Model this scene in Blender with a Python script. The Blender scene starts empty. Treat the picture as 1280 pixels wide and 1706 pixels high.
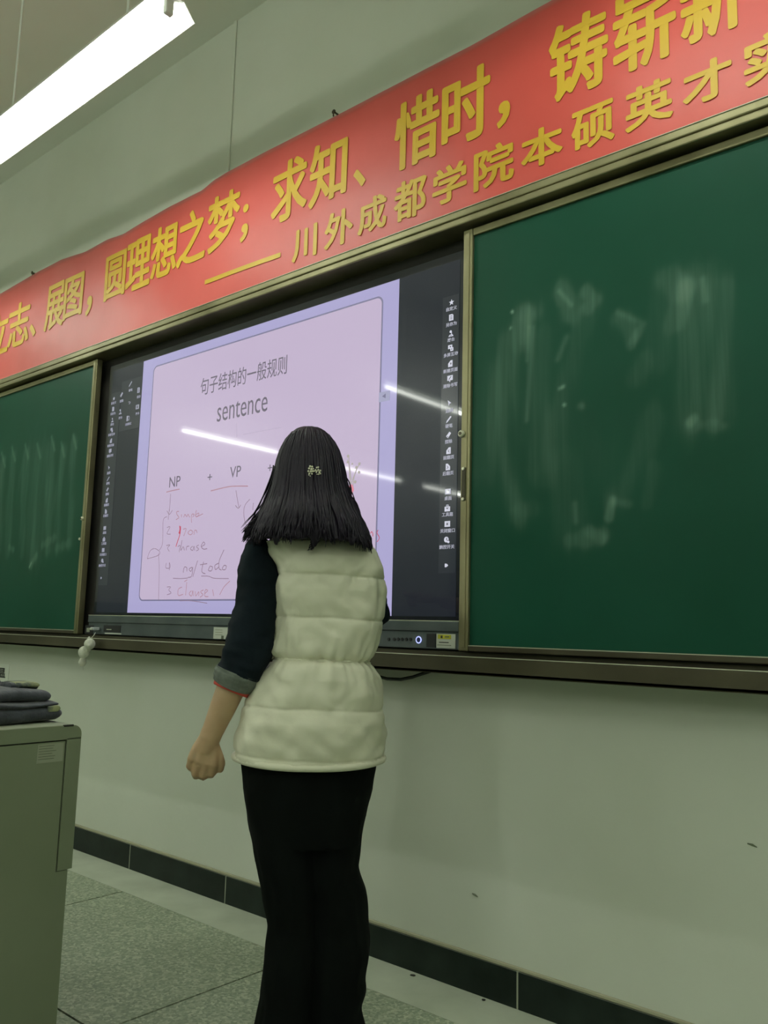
import bpy, bmesh, math, random
import numpy as np
from mathutils import Vector, Matrix, noise
random.seed(7)
SC = bpy.context.scene
COL = SC.collection

# ------------------------------------------------------------------ camera
F_PX = 1413.02
CX, CY, CZ = 3.40797, -2.16982, 1.03051
R_RIGHT = np.array([0.75727692, 0.65259727, 0.02546508])
R_UP = np.array([0.07015362, -0.12004868, 0.99028621])
R_FWD = np.array([-0.64931512, 0.74813443, 0.13669216])
CAM = np.array([CX, CY, CZ])
cam = bpy.data.cameras.new('camera')
cam_o = bpy.data.objects.new('camera', cam)
COL.objects.link(cam_o)
m = Matrix.Identity(4)
for i in range(3):
    m[i][0], m[i][1], m[i][2], m[i][3] = R_RIGHT[i], R_UP[i], -R_FWD[i], CAM[i]
cam_o.matrix_world = m
cam.sensor_fit = 'VERTICAL'
cam.sensor_height = 36.0
cam.sensor_width = 27.0
cam.lens = F_PX / 1706 * 36.0
cam.clip_start = 0.05
SC.camera = cam_o

# ------------------------------------------------------------------ world, exposure, lamp strengths
w = bpy.data.worlds.new('world')
SC.world = w
w.use_nodes = True
w.node_tree.nodes['Background'].inputs[0].default_value = (0.5, 0.6, 0.5, 1)
w.node_tree.nodes['Background'].inputs[1].default_value = 0.0
SC.view_settings.view_transform = 'Standard'
SC.view_settings.look = 'None'
SC.view_settings.exposure = 0.0
SC.view_settings.gamma = 1.0
SC.view_settings.use_curve_mapping = False
SC.cycles.use_denoising = True
SC.cycles.max_bounces = 8
SC.cycles.sample_clamp_indirect = 4.0
LAMP_COL = (0.95, 1.0, 0.90)
BOARD_LAMP = 58.0
ROOM_LAMP = 72.0


# ------------------------------------------------------------------ helpers
def ray(px, py):
    return (px - 640) / F_PX * R_RIGHT - (py - 853) / F_PX * R_UP + R_FWD


def at(px, py, Y):
    d = ray(px, py)
    return CAM + d * (Y - CY) / d[1]


def at_x(px, py, X):
    d = ray(px, py)
    return CAM + d * (X - CX) / d[0]


def at_z(px, py, Z):
    d = ray(px, py)
    return CAM + d * (Z - CZ) / d[2]


def link(name, me, mat=None, parent=None, loc=None, smooth=False):
    o = bpy.data.objects.new(name, me)
    COL.objects.link(o)
    if mat is not None and len(me.materials) == 0:
        me.materials.append(mat)
    if parent is not None:
        o.parent = parent
    if loc is not None:
        o.location = loc
    if smooth:
        me.polygons.foreach_set('use_smooth', [True] * len(me.polygons))
    return o


def tag(o, label=None, cat=None, group=None, kind=None):
    if label: o['label'] = label
    if cat: o['category'] = cat
    if group: o['group'] = group
    if kind: o['kind'] = kind
    return o


def empty(name, loc=(0, 0, 0), rz=0.0, label=None, cat=None, group=None, kind=None):
    o = bpy.data.objects.new(name, None)
    COL.objects.link(o)
    o.location = loc
    o.rotation_euler = (0, 0, rz)
    o.empty_display_size = 0.05
    return tag(o, label, cat, group, kind)


class MB:
    """collects shapes into one mesh"""
    def __init__(s):
        s.v = []
        s.f = []

    def add(s, verts, faces):
        n = len(s.v)
        s.v += [tuple(map(float, p)) for p in verts]
        s.f += [tuple(i + n for i in f) for f in faces]
        return s

    def box(s, x0, x1, y0, y1, z0, z1, bev=0.0):
        if bev <= 0:
            return s.add([(x0, y0, z0), (x1, y0, z0), (x1, y1, z0), (x0, y1, z0), (x0, y0, z1), (x1, y0, z1), (x1, y1, z1), (x0, y1, z1)],
                         [(0, 3, 2, 1), (4, 5, 6, 7), (0, 1, 5, 4), (1, 2, 6, 5), (2, 3, 7, 6), (3, 0, 4, 7)])
        bm = bmesh.new()
        bmesh.ops.create_cube(bm, size=1.0)
        for v in bm.verts:
            v.co = Vector(((x0 + x1) / 2 + v.co.x * (x1 - x0), (y0 + y1) / 2 + v.co.y * (y1 - y0), (z0 + z1) / 2 + v.co.z * (z1 - z0)))
        bmesh.ops.bevel(bm, geom=list(bm.edges), offset=bev, segments=2, profile=0.5, affect='EDGES')
        bm.verts.index_update()
        s.add([v.co for v in bm.verts], [[v.index for v in f.verts] for f in bm.faces])
        bm.free()
        return s

    def tube(s, pts, rad, n=8, cap=True):
        pts = [Vector(p) for p in pts]
        if not hasattr(rad, '__len__'):
            rad = [rad] * len(pts)
        rings = []
        up = None
        for i, p in enumerate(pts):
            t = (pts[min(i + 1, len(pts) - 1)] - pts[max(i - 1, 0)])
            if t.length < 1e-9:
                t = Vector((0, 0, 1))
            t.normalize()
            if up is None:
                up = Vector((0, 0, 1)) if abs(t.z) < 0.9 else Vector((0, 1, 0))
            a = t.cross(up)
            if a.length < 1e-6:
                a = t.orthogonal()
            a.normalize()
            b = t.cross(a).normalized()
            up = -b if (-b).dot(up) > 0 else b
            rings.append([p + (a * math.cos(2 * math.pi * k / n) + b * math.sin(2 * math.pi * k / n)) * rad[i] for k in range(n)])
        V = [q for r in rings for q in r]
        Fc = []
        for i in range(len(rings) - 1):
            for k in range(n):
                k2 = (k + 1) % n
                Fc.append((i * n + k, i * n + k2, (i + 1) * n + k2, (i + 1) * n + k))
        if cap:
            Fc.append(tuple(range(n))[::-1])
            Fc.append(tuple((len(rings) - 1) * n + k for k in range(n)))
        return s.add(V, Fc)

    def ball(s, c, r, seg=12, rings=8):
        """ellipsoid, r scalar or (rx, ry, rz)"""
        if not hasattr(r, '__len__'):
            r = (r, r, r)
        V = [(c[0], c[1], c[2] - r[2])]
        for i in range(1, rings):
            a = -math.pi / 2 + math.pi * i / rings
            for k in range(seg):
                b = 2 * math.pi * k / seg
                V.append((c[0] + r[0] * math.cos(a) * math.cos(b), c[1] + r[1] * math.cos(a) * math.sin(b), c[2] + r[2] * math.sin(a)))
        V.append((c[0], c[1], c[2] + r[2]))
        Fc = []
        for k in range(seg):
            k2 = (k + 1) % seg
            Fc.append((0, 1 + k2, 1 + k))
            for i in range(rings - 2):
                a, b = 1 + i * seg, 1 + (i + 1) * seg
                Fc.append((a + k, a + k2, b + k2, b + k))
            Fc.append((1 + (rings - 2) * seg + k, 1 + (rings - 2) * seg + k2, len(V) - 1))
        return s.add(V, Fc)

    def prism(s, outline, f0, f1):
        """outline: list of points; f0/f1 map an outline point to the two end positions"""
        n = len(outline)
        V = [f0(p) for p in outline] + [f1(p) for p in outline]
        Fc = [tuple(range(n))[::-1], tuple(range(n, 2 * n))] + [(i, (i + 1) % n, n + (i + 1) % n, n + i) for i in range(n)]
        return s.add(V, Fc)

    def mesh(s, name='m'):
        me = bpy.data.meshes.new(name)
        me.from_pydata(s.v, [], s.f)
        me.update()
        return me

    def build(s, name, mat, parent=None, loc=None, smooth=False):
        return link(name, s.mesh(name), mat, parent, loc, smooth)


def recalc(me):
    bm = bmesh.new()
    bm.from_mesh(me)
    bmesh.ops.recalc_face_normals(bm, faces=bm.faces)
    bm.to_mesh(me)
    bm.free()


def grid(fn, nu, nv, close_u=False):
    """fn(i, j) -> point; quads"""
    V = [fn(i, j) for j in range(nv) for i in range(nu)]
    Fc = []
    for j in range(nv - 1):
        for i in range(nu if close_u else nu - 1):
            i2 = (i + 1) % nu
            Fc.append((j * nu + i, j * nu + i2, (j + 1) * nu + i2, (j + 1) * nu + i))
    return V, Fc


# ------------------------------------------------------------------ materials
def mat(name, col, rough=0.6, metal=0.0, spec=0.5, emit=None, estr=0.0, coat=0.0, coat_r=0.03, sheen=0.0, sss=0.0):
    mt = bpy.data.materials.new(name)
    mt.use_nodes = True
    b = mt.node_tree.nodes['Principled BSDF']
    b.inputs['Base Color'].default_value = (*col, 1)
    b.inputs['Roughness'].default_value = rough
    b.inputs['Metallic'].default_value = metal
    b.inputs['Specular IOR Level'].default_value = spec
    b.inputs['Coat Weight'].default_value = coat
    b.inputs['Coat Roughness'].default_value = coat_r
    b.inputs['Sheen Weight'].default_value = sheen
    b.inputs['Subsurface Weight'].default_value = sss
    if emit:
        b.inputs['Emission Color'].default_value = (*emit, 1)
        b.inputs['Emission Strength'].default_value = estr
    return mt


def noisy(mt, col_a, col_b, scale=8.0, detail=5.0, lo=0.35, hi=0.65, bump=0.0, bscale=None, stretch=(1, 1, 1), rough=None, dist=0.01):
    """base colour varies between two colours; optional bump"""
    nt = mt.node_tree
    N, L = nt.nodes, nt.links
    b = N['Principled BSDF']
    tc = N.new('ShaderNodeTexCoord')
    mp = N.new('ShaderNodeMapping')
    mp.inputs['Scale'].default_value = stretch
    L.new(tc.outputs['Object'], mp.inputs['Vector'])
    nz = N.new('ShaderNodeTexNoise')
    nz.inputs['Scale'].default_value = scale
    nz.inputs['Detail'].default_value = detail
    L.new(mp.outputs[0], nz.inputs['Vector'])
    cr = N.new('ShaderNodeValToRGB')
    cr.color_ramp.elements[0].position = lo
    cr.color_ramp.elements[1].position = hi
    cr.color_ramp.elements[0].color = (*col_a, 1)
    cr.color_ramp.elements[1].color = (*col_b, 1)
    L.new(nz.outputs['Fac'], cr.inputs[0])
    L.new(cr.outputs[0], b.inputs['Base Color'])
    if bump:
        n2 = N.new('ShaderNodeTexNoise')
        n2.inputs['Scale'].default_value = bscale or scale * 4
        n2.inputs['Detail'].default_value = 4
        L.new(mp.outputs[0], n2.inputs['Vector'])
        bp = N.new('ShaderNodeBump')
        bp.inputs['Strength'].default_value = bump
        bp.inputs['Distance'].default_value = dist
        L.new(n2.outputs['Fac'], bp.inputs['Height'])
        L.new(bp.outputs[0], b.inputs['Normal'])
    if rough:
        mr = N.new('ShaderNodeMapRange')
        mr.inputs['To Min'].default_value = rough[0]
        mr.inputs['To Max'].default_value = rough[1]
        L.new(nz.outputs['Fac'], mr.inputs['Value'])
        L.new(mr.outputs[0], b.inputs['Roughness'])
    return mt


M_WALL = noisy(mat('wall_paint', (.66, .69, .60), 0.85, spec=.2), (.61, .64, .54), (.68, .71, .62), 1.6, 8, .3, .7, .25, 30, dist=.003)
M_CEIL = noisy(mat('ceiling_paint', (.78, .80, .73), 0.9, spec=.2), (.75, .77, .70), (.80, .82, .76), 1.2, 6)
M_RED = noisy(mat('banner_red_cloth', (.60, .065, .05), 0.40, spec=.5, sheen=.3), (.55, .055, .04), (.64, .078, .06), 2.2, 5, .3, .7, .25, 6, dist=.006)
M_YEL = noisy(mat('banner_yellow_print', (.62, .40, .02), 0.45), (.56, .35, .012), (.66, .43, .03), 3, 4)
M_ALU = noisy(mat('champagne_aluminium', (.40, .37, .22), 0.36, metal=.75), (.18, .165, .085), (.32, .295, .17), 5, 6, .3, .7, .12, 60, stretch=(1, 1, 1), rough=(.28, .5), dist=.002)
M_ALU2 = noisy(mat('dark_bronze_aluminium', (.06, .055, .03), 0.5, metal=.3), (.040, .035, .016), (.065, .058, .030), 6, 6, .3, .7, rough=(.4, .6))
M_RECESS = mat('shaded_recess', (.02, .018, .014), 0.8)  # near-black colour carries the shade of the gap behind the boards
M_LINE = mat('pale_bright_metal', (.62, .62, .48), 0.3, metal=.5)  # bright pale metal for edge strips, rims and small fittings
M_BLACK = mat('black_plastic', (.012, .012, .014), 0.4)
M_SILVER = noisy(mat('grey_silver_bezel', (.10, .12, .12), 0.38, metal=.5), (.09, .11, .115), (.12, .14, .145), 10, 3)
M_GLASS = mat('display_glass_glare', (.006, .007, .010), 0.26, spec=.22, emit=(.36, .44, .68), estr=.026, coat=.22, coat_r=.045)  # faint emission stands for the bluish glare on the dark screen
M_BEZ = mat('display_bezel_glass', (.006, .007, .010), 0.26, spec=.22, emit=(.3, .32, .5), estr=.006, coat=.6, coat_r=.03)  # faint painted glow, though the bezel is no light source
M_SLIDE = mat('slide_border_lilac', (.004, .004, .004), 0.26, spec=.22, emit=(.40, .37, .62), estr=1.0, coat=.26, coat_r=.045)
M_PAGE = mat('slide_page_pink', (.004, .004, .004), 0.26, spec=.22, emit=(.53, .435, .60), estr=1.0, coat=.26, coat_r=.045)
M_PAGELINE = mat('slide_page_outline', (.004, .004, .004), 0.36, emit=(.17, .16, .27), estr=1.0)
M_INK = mat('slide_ink_grey', (.004, .004, .004), 0.36, emit=(.125, .105, .15), estr=1.0)
M_PEN = mat('pen_red_thin', (.004, .004, .004), 0.36, emit=(.40, .22, .28), estr=1.0)
M_PEN2 = mat('pen_red_bold', (.004, .004, .004), 0.36, emit=(.50, .06, .11), estr=1.0)
M_PEN3 = mat('pen_dark_thin', (.004, .004, .004), 0.36, emit=(.25, .17, .24), estr=1.0)
M_ICON = mat('toolbar_icon_white', (.1, .1, .1), 0.4, emit=(.55, .55, .66), estr=1.0)
M_ICON2 = mat('toolbar_caption_grey', (.1, .1, .1), 0.4, emit=(.36, .36, .45), estr=1.0)
M_ICON3 = mat('toolbar_icon_dim', (.1, .1, .1), 0.4, emit=(.24, .24, .33), estr=1.0)
M_FLOWER = mat('slide_flower_pink', (.004, .004, .004), 0.4, emit=(.72, .22, .30), estr=1.0)
M_STEM = mat('slide_flower_stem', (.004, .004, .004), 0.4, emit=(.40, .37, .33), estr=1.0)
M_TILE = noisy(mat('baseboard_black_tile', (.012, .022, .018), 0.4, spec=.25), (.005, .010, .0075), (.016, .026, .021), 9, 8, .35, .75, .1, 20)
M_GROUT = mat('pale_grout', (.33, .35, .27), 0.9)
M_CREAM = noisy(mat('vest_cream_nylon', (.66, .64, .47), 0.5, spec=.35), (.68, .67, .52), (.74, .73, .58), 5, 4, .3, .7, .35, 14, dist=.01)
M_NAVY = noisy(mat('navy_knit_sleeve', (.004, .009, .014), 0.9, spec=.2), (.003, .007, .011), (.006, .012, .018), 14, 4, bump=.4, bscale=60, dist=.004)
M_CUFF = noisy(mat('grey_turned_cuff', (.13, .15, .13), 0.9), (.10, .12, .10), (.16, .18, .155), 40, 3, bump=.4, bscale=90, dist=.003)
M_REDT = mat('red_cuff_stripe', (.50, .06, .04), 0.8)
M_SKIN = noisy(mat('skin', (.50, .34, .20), 0.55, sss=.08), (.46, .31, .18), (.53, .365, .22), 12, 4)
M_PANTS = noisy(mat('black_trousers', (.002, .003, .0025), 0.9, spec=.12), (.0015, .0025, .002), (.003, .0045, .004), 8, 4, bump=.3, bscale=10, dist=.01)
M_HAIR = noisy(mat('dark_brown_hair', (.010, .007, .014), 0.5, spec=.25), (.007, .005, .011), (.013, .009, .019), 30, 4, stretch=(1, 1, .12), bump=.25, bscale=90, dist=.003)
M_SHOE = mat('black_leather_shoe', (.01, .01, .01), 0.35)
M_PEARL = mat('hair_clip_pearl', (.80, .78, .62), 0.25, spec=.6)
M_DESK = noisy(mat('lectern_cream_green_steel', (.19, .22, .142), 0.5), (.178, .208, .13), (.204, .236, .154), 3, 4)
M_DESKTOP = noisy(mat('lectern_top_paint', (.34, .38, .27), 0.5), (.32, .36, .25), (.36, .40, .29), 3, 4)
M_GROOVE = mat('dark_groove', (.02, .022, .012), 0.8)
M_STICK = mat('pale_sticker', (.30, .33, .24), 0.6)
M_STICKW = mat('white_sticker', (.55, .58, .50), 0.5)
M_STICKY = mat('yellow_sticker', (.50, .48, .03), 0.5)
M_PRINT = mat('grey_print', (.12, .14, .09), 0.7)
M_DARKP = mat('dark_print', (.03, .035, .03), 0.7)
M_PAPER = mat('white_paper', (.68, .72, .63), 0.8)
M_TUBE = mat('lamp_tube_lit', (.9, .9, .9), 0.5, emit=LAMP_COL, estr=BOARD_LAMP)
M_TUBE2 = mat('room_tube_lit', (.9, .9, .9), 0.5, emit=LAMP_COL, estr=ROOM_LAMP)
M_WHITE = mat('white_enamel', (.75, .78, .72), 0.4)
M_CHIP = mat('chalk_white', (.70, .72, .62), 0.9)
M_PLUSH = noisy(mat('white_plush', (.55, .57, .46), 0.95, sheen=.3), (.48, .50, .40), (.60, .62, .50), 60, 3, bump=.5, bscale=150, dist=.002)
M_CABLE = mat('black_cable', (.01, .012, .01), 0.5)
M_USB = mat('pale_usb', (.5, .55, .55), 0.4)


def mat_terrazzo():
    mt = mat('terrazzo', (.2, .22, .17), 0.5, spec=.35)
    nt = mt.node_tree
    N, L = nt.nodes, nt.links
    b = N['Principled BSDF']
    tc = N.new('ShaderNodeTexCoord')
    vo = N.new('ShaderNodeTexVoronoi')
    vo.inputs['Scale'].default_value = 130
    L.new(tc.outputs['Object'], vo.inputs['Vector'])
    cr = N.new('ShaderNodeValToRGB')
    e = cr.color_ramp.elements
    e[0].position, e[1].position = 0.0, 1.0
    e[0].color, e[1].color = (.23, .28, .20, 1), (.50, .55, .41, 1)
    e2 = cr.color_ramp.elements.new(.45); e2.color = (.31, .36, .255, 1)
    e3 = cr.color_ramp.elements.new(.75); e3.color = (.39, .43, .32, 1)
    sp = N.new('ShaderNodeSeparateColor')
    L.new(vo.outputs['Color'], sp.inputs[0])
    L.new(sp.outputs[0], cr.inputs[0])
    nz = N.new('ShaderNodeTexNoise')
    nz.inputs['Scale'].default_value = 3.0
    nz.inputs['Detail'].default_value = 7
    L.new(tc.outputs['Object'], nz.inputs['Vector'])
    mr = N.new('ShaderNodeMapRange')
    mr.inputs['To Min'].default_value = .80
    mr.inputs['To Max'].default_value = 1.18
    L.new(nz.outputs['Fac'], mr.inputs['Value'])
    mx = N.new('ShaderNodeMix')
    mx.data_type = 'RGBA'
    mx.blend_type = 'MULTIPLY'
    mx.inputs['Factor'].default_value = 1.0
    L.new(cr.outputs[0], mx.inputs['A'])
    L.new(mr.outputs[0], mx.inputs['B'])
    L.new(mx.outputs['Result'], b.inputs['Base Color'])
    return mt


M_TERR = mat_terrazzo()
M_BORDER = noisy(mat('cement_border', (.30, .325, .25), 0.7, spec=.3), (.42, .46, .36), (.54, .585, .47), 5, 8, .3, .7)


def mat_board():
    mt = mat('green_chalkboard', (.02, .11, .06), 0.5, spec=.12)
    nt = mt.node_tree
    N, L = nt.nodes, nt.links
    b = N['Principled BSDF']
    tc = N.new('ShaderNodeTexCoord')
    nz = N.new('ShaderNodeTexNoise')
    nz.inputs['Scale'].default_value = 2.0
    nz.inputs['Detail'].default_value = 6
    L.new(tc.outputs['Object'], nz.inputs['Vector'])
    cr = N.new('ShaderNodeValToRGB')
    cr.color_ramp.elements[0].position = .3
    cr.color_ramp.elements[1].position = .7
    cr.color_ramp.elements[0].color = (.007, .056, .031, 1)
    cr.color_ramp.elements[1].color = (.010, .068, .041, 1)
    L.new(nz.outputs['Fac'], cr.inputs[0])
    att = N.new('ShaderNodeAttribute')
    att.attribute_name = 'chalk'
    # streaky dust
    mp = N.new('ShaderNodeMapping')
    mp.inputs['Scale'].default_value = (85, 85, 3.5)
    L.new(tc.outputs['Object'], mp.inputs['Vector'])
    n2 = N.new('ShaderNodeTexNoise')
    n2.inputs['Scale'].default_value = 1.0
    n2.inputs['Detail'].default_value = 5
    L.new(mp.outputs[0], n2.inputs['Vector'])
    mr = N.new('ShaderNodeMapRange')
    mr.inputs['From Min'].default_value = .25
    mr.inputs['From Max'].default_value = .75
    mr.inputs['To Min'].default_value = .55
    mr.inputs['To Max'].default_value = 1.25
    L.new(n2.outputs['Fac'], mr.inputs['Value'])
    ml = N.new('ShaderNodeMath')
    ml.operation = 'MULTIPLY'
    L.new(att.outputs['Fac'], ml.inputs[0])
    L.new(mr.outputs[0], ml.inputs[1])
    mx = N.new('ShaderNodeMix')
    mx.data_type = 'RGBA'
    L.new(ml.outputs[0], mx.inputs['Factor'])
    L.new(cr.outputs[0], mx.inputs['A'])
    mx.inputs['B'].default_value = (.30, .46, .36, 1)
    L.new(mx.outputs['Result'], b.inputs['Base Color'])
    r = N.new('ShaderNodeMapRange')
    r.inputs['To Min'].default_value = .42
    r.inputs['To Max'].default_value = .8
    L.new(ml.outputs[0], r.inputs['Value'])
    L.new(r.outputs[0], b.inputs['Roughness'])
    return mt


M_BOARD = mat_board()

# ------------------------------------------------------------------ the room
CEIL = 3.737
X0, X1, Y0 = -5.2, 5.6, -8.6
MB().box(X0 - .2, X1 + .2, 0, .2, -.1, CEIL + .1).build('wall_front', M_WALL)['kind'] = 'structure'
MB().box(X0 - .2, X0, Y0, 0, -.1, CEIL + .1).build('wall_left', M_WALL)['kind'] = 'structure'
MB().box(X1, X1 + .2, Y0, 0, -.1, CEIL + .1).build('wall_right', M_WALL)['kind'] = 'structure'
MB().box(X0 - .2, X1 + .2, Y0 - .2, Y0, -.1, CEIL + .1).build('wall_back', M_WALL)['kind'] = 'structure'
MB().box(X0, X1, Y0, 0, CEIL, CEIL + .15).build('ceiling', M_CEIL)['kind'] = 'structure'
fl = MB().box(X0, X1, Y0, 0, -.15, -.006).build('floor', M_GROOVE)
fl['kind'] = 'structure'
# cement border along the front wall and terrazzo panels with recessed joints
xs = [X0] + [.41 + .96 * k for k in range(-5, 6)] + [X1]
ys = [-.2, -.88] + [-.88 - .96 * k for k in range(1, 9)] + [Y0]
ys = [y for y in ys if y >= Y0]
g = .0035
for i in range(len(xs) - 1):
    o = MB().box(xs[i], xs[i + 1], -.198, 0, -.006, .0).build('border_slab', M_BORDER, fl)
for i in range(len(xs) - 1):
    for j in range(len(ys) - 1):
        MB().box(xs[i] + g, xs[i + 1] - g, ys[j + 1] + g, ys[j] - (g if j else 0), -.006, .0).build('terrazzo_panel', M_TERR, fl)

# dark dado on the unseen walls, added to dim reflections; rear board likewise
M_DADO = mat('added_dado_green', (.05, .09, .06), .7, spec=.2)
for nm_, bx_ in (('added_trim_1', (X0, X1, Y0, Y0 + .004, 0, 1.25)), ('added_trim_2', (X0, X0 + .004, Y0 + .004, -.6, 0, 1.25)), ('added_trim_3', (X1 - .004, X1, Y0 + .004, -.6, 0, 1.25))):
    MB().box(*bx_).build(nm_, M_DADO)['kind'] = 'structure'
rb = MB().box(-4.4, 2.6, Y0 + .004, Y0 + .04, 1.26, 2.6, .004).build('added_rear_board', mat('added_rear_board_green', (.012, .05, .03), .6, spec=.2))  # unseen board, added to darken what the display mirrors
tag(rb, 'wide dark green board added unseen on the back wall to darken reflections in the display', 'chalkboard')

# skirting of black tiles with pale joints
bb = MB().box(X0, X1, -.0132, 0, 0, .098).build('baseboard_front', M_GROUT)
bb['kind'] = 'structure'
MB().box(X0, X1, -.010, 0, .098, .107, .002).build('mortar_line', mat('mortar_line', (.40, .39, .27), .9), bb)
j0 = at(216, 1425, -.014)[0]
tw = at(862, 1646, -.014)[0] - j0
tw /= 3
k = math.floor((X0 - j0) / tw)
tile_me = MB().box(.0025, tw - .0025, -.014, -.004, .0, .098, .0015).mesh('tile')
while j0 + k * tw < X1 - tw:
    if j0 + k * tw > X0:
        link('tile', tile_me, M_TILE, bb, (j0 + k * tw, 0, 0))
    k += 1

# ------------------------------------------------------------------ cable conduit on the wall, nails
cx = at(384, 160, -.01)[0]
c0 = MB().box(cx - .011, cx + .011, -.007, 0, 2.9, CEIL, .003).build('wall_conduit', M_WALL)
tag(c0, 'thin painted conduit running up the wall above the red banner', 'conduit')


def nail(px, py, label):
    p = at(px, py, -.02)
    n = MB().tube([(p[0], 0.0, p[2]), (p[0], -.03, p[2])], .0035, 8).tube([(p[0], -.028, p[2]), (p[0], -.031, p[2])], .009, 10)
    n.tube([(p[0] - .01, -.02, p[2] - .012), (p[0] - .004, -.028, p[2] + .004), (p[0] + .012, -.02, p[2] - .014)], .003, 6)
    tag(n.build('nail', M_ALU2), label, 'nail', None)


nail(559, 188, 'small dark nail with twisted tie at the banner top above the comma-like mark')
nail(56, 455, 'small dark nail at the banner top near the left edge of the photo')

# ------------------------------------------------------------------ blackboard assembly
YF, YB, YT = -.135, -.105, -.165     # outer frame front, sliding panels front, tray lip front
zt = at(1280, 160, YF)[2]            # top of frame
zr = at(1280, 192, YF)[2]            # bottom of top rail
zl = at(800, 1096, YT)[2]            # top of tray lip
zb = at(1280, 1158, YT)[2]           # bottom of tray lip
FX0, FX1 = -1.62, 3.28
bd = empty('blackboard_frame', (0.83, 0, zb), 0, 'champagne aluminium frame of the sliding blackboard with top rail and chalk tray', 'board frame')


def part(mb, name, mt, parent, **kw):
    o = mb.build(name, mt, parent, **kw)
    o.location = -Vector(parent.location)
    return o


rail = MB()
rail.box(FX0, FX1, YF, 0, zt - .024, zt, .004)
rail.box(FX0, FX1, YF + .006, 0, zt - .032, zt - .02)
rail.box(FX0, FX1, YF - .002, -.04, zr, zt - .028, .004)
part(rail, 'top_rail', M_ALU, bd)
part(MB().box(FX0, FX1, YF - .001, -.06, zt - .0005, zt + .0025, .001), 'rail_edge', M_LINE, bd)
part(MB().box(FX0 + .02, FX1 - .02, -.045, 0, zb + .01, zr + .004), 'back_panel', M_RECESS, bd)
part(MB().box(FX0, FX1, YF + .05, -.04, zl - .035, zl + .012), 'lower_track', M_ALU2, bd)
tray = MB()
tray.box(FX0, FX1, YT, -.02, zb, zb + .012, .003)
tray.box(FX0, FX1, YT, YT + .012, zb, zl, .003)
tray.box(FX0, FX1, -.05, 0, zb, zl)
tray.box(FX0, FX1, YT + .008, -.03, zl - .016, zl - .008)
part(tray, 'chalk_tray', M_ALU2, bd)
part(MB().box(FX0, FX1, YT - .001, YT + .010, zl - .0005, zl + .002, .001), 'tray_edge', M_LINE, bd)
for s, xx in ((-1, FX0), (1, FX1)):
    part(MB().box(xx - .02, xx + .02, YF - .002, 0, zb, zt, .004), 'end_stile', M_ALU, bd)

# chalk strokes ---------------------------------------------------------------


def _wn(seed=4):
    """smooth random field, -1..1, built from sine waves"""
    rg = np.random.RandomState(seed)
    W_ = rg.uniform(-1, 1, (14, 2)) * 2.2
    ph_ = rg.uniform(0, 6.28, 14)
    return lambda a_, b_: np.clip(sum(np.sin(a_ * w_[0] + b_ * w_[1] + p_) for w_, p_ in zip(W_, ph_)) / 4.5, -1, 1)


WARP = [_wn()]


def chalk_field(X, Z, strokes, Y):
    """X, Z arrays of positions; strokes: (pixel polyline, half width px, strength, fade)"""
    out = np.zeros_like(X)
    for pts, hw, st in strokes:
        P = [at(px, py, Y) for px, py in pts]
        P = [(p[0], p[2]) for p in P]
        sc = .0021 * hw
        best = np.full_like(X, 9.0)
        for (ax, az), (bx, bz) in zip(P[:-1], P[1:]):
            dx, dz = bx - ax, bz - az
            L2 = dx * dx + dz * dz + 1e-9
            t = np.clip(((X - ax) * dx + (Z - az) * dz) / L2, 0, 1)
            d = np.hypot(X - ax - t * dx, Z - az - t * dz)
            best = np.minimum(best, d)
        if hw >= 5:
            best = best + sc * .35 * WARP[0](X * 14, Z * 5) + sc * .25 * WARP[0](X * 60, Z * 9)
            prof = 1 / (1 + np.exp((best - sc * .92) / (sc * .20)))
            prof *= .55 + .55 * (.5 + .5 * WARP[0](X * 26, Z * 3 + 5))
        else:
            prof = np.exp(-(best / (sc + .0012)) ** 2)
        out += 1.35 * st * prof
    return np.clip(out, 0, .8)


def slide_board(x0, x1, z0, z1, strokes, label, stile_side):
    t = empty('sliding_chalkboard', ((x0 + x1) / 2, YB, z0), 0, label, 'chalkboard')
    fw = .036
    nx = int((x1 - x0) / .005)
    nz = int((z1 - z0) / .005)
    gx = np.linspace(x0 + .01, x1 - .01, nx)
    gz = np.linspace(z0 + .01, z1 - .01, nz)
    yy = YB + .004
    V = [(float(a), yy, float(b)) for b in gz for a in gx]
    Fc = [(j * nx + i, j * nx + i + 1, (j + 1) * nx + i + 1, (j + 1) * nx + i) for j in range(nz - 1) for i in range(nx - 1)]
    me = bpy.data.meshes.new('writing_surface')
    me.from_pydata(V, [], Fc)
    A = np.array(V)
    c = chalk_field(A[:, 0], A[:, 2], strokes, yy)
    a = me.attributes.new('chalk', 'FLOAT', 'POINT')
    a.data.foreach_set('value', c.astype(np.float32))
    o = link('writing_surface', me, M_BOARD, t)
    o.location = -Vector(t.location)
    part(MB().box(x0 + .004, x1 - .004, YB + .006, YB + .024, z0 + .004, z1 - .004), 'backing', M_RECESS, t)
    yb = YB + .024
    lft = .04 if stile_side < 0 else .03
    wide = .034
    for xa, xb in ((x0, x0 + wide), (x1 - wide, x1)):
        part(MB().box(xa, xb, YB - .006, yb, z0, z1, .003).box(xa + .010, xb - .010, YB - .008, yb, z0 + .01, z1 - .01, .001), 'stile', M_ALU, t)
    part(MB().box(x0 + wide, x1 - wide, YB - .004, yb, z1 - .024, z1, .003), 'board_top_rail', M_ALU, t)
    part(MB().box(x0 + wide, x1 - wide, YB - .004, yb, z0, z0 + .016, .003), 'board_bottom_rail', M_ALU2, t)
    part(MB().box(x0 + wide, x1 - wide, YB - .0045, YB - .001, z0 + .0155, z0 + .018), 'rail_edge', M_LINE, t)
    return t


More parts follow.
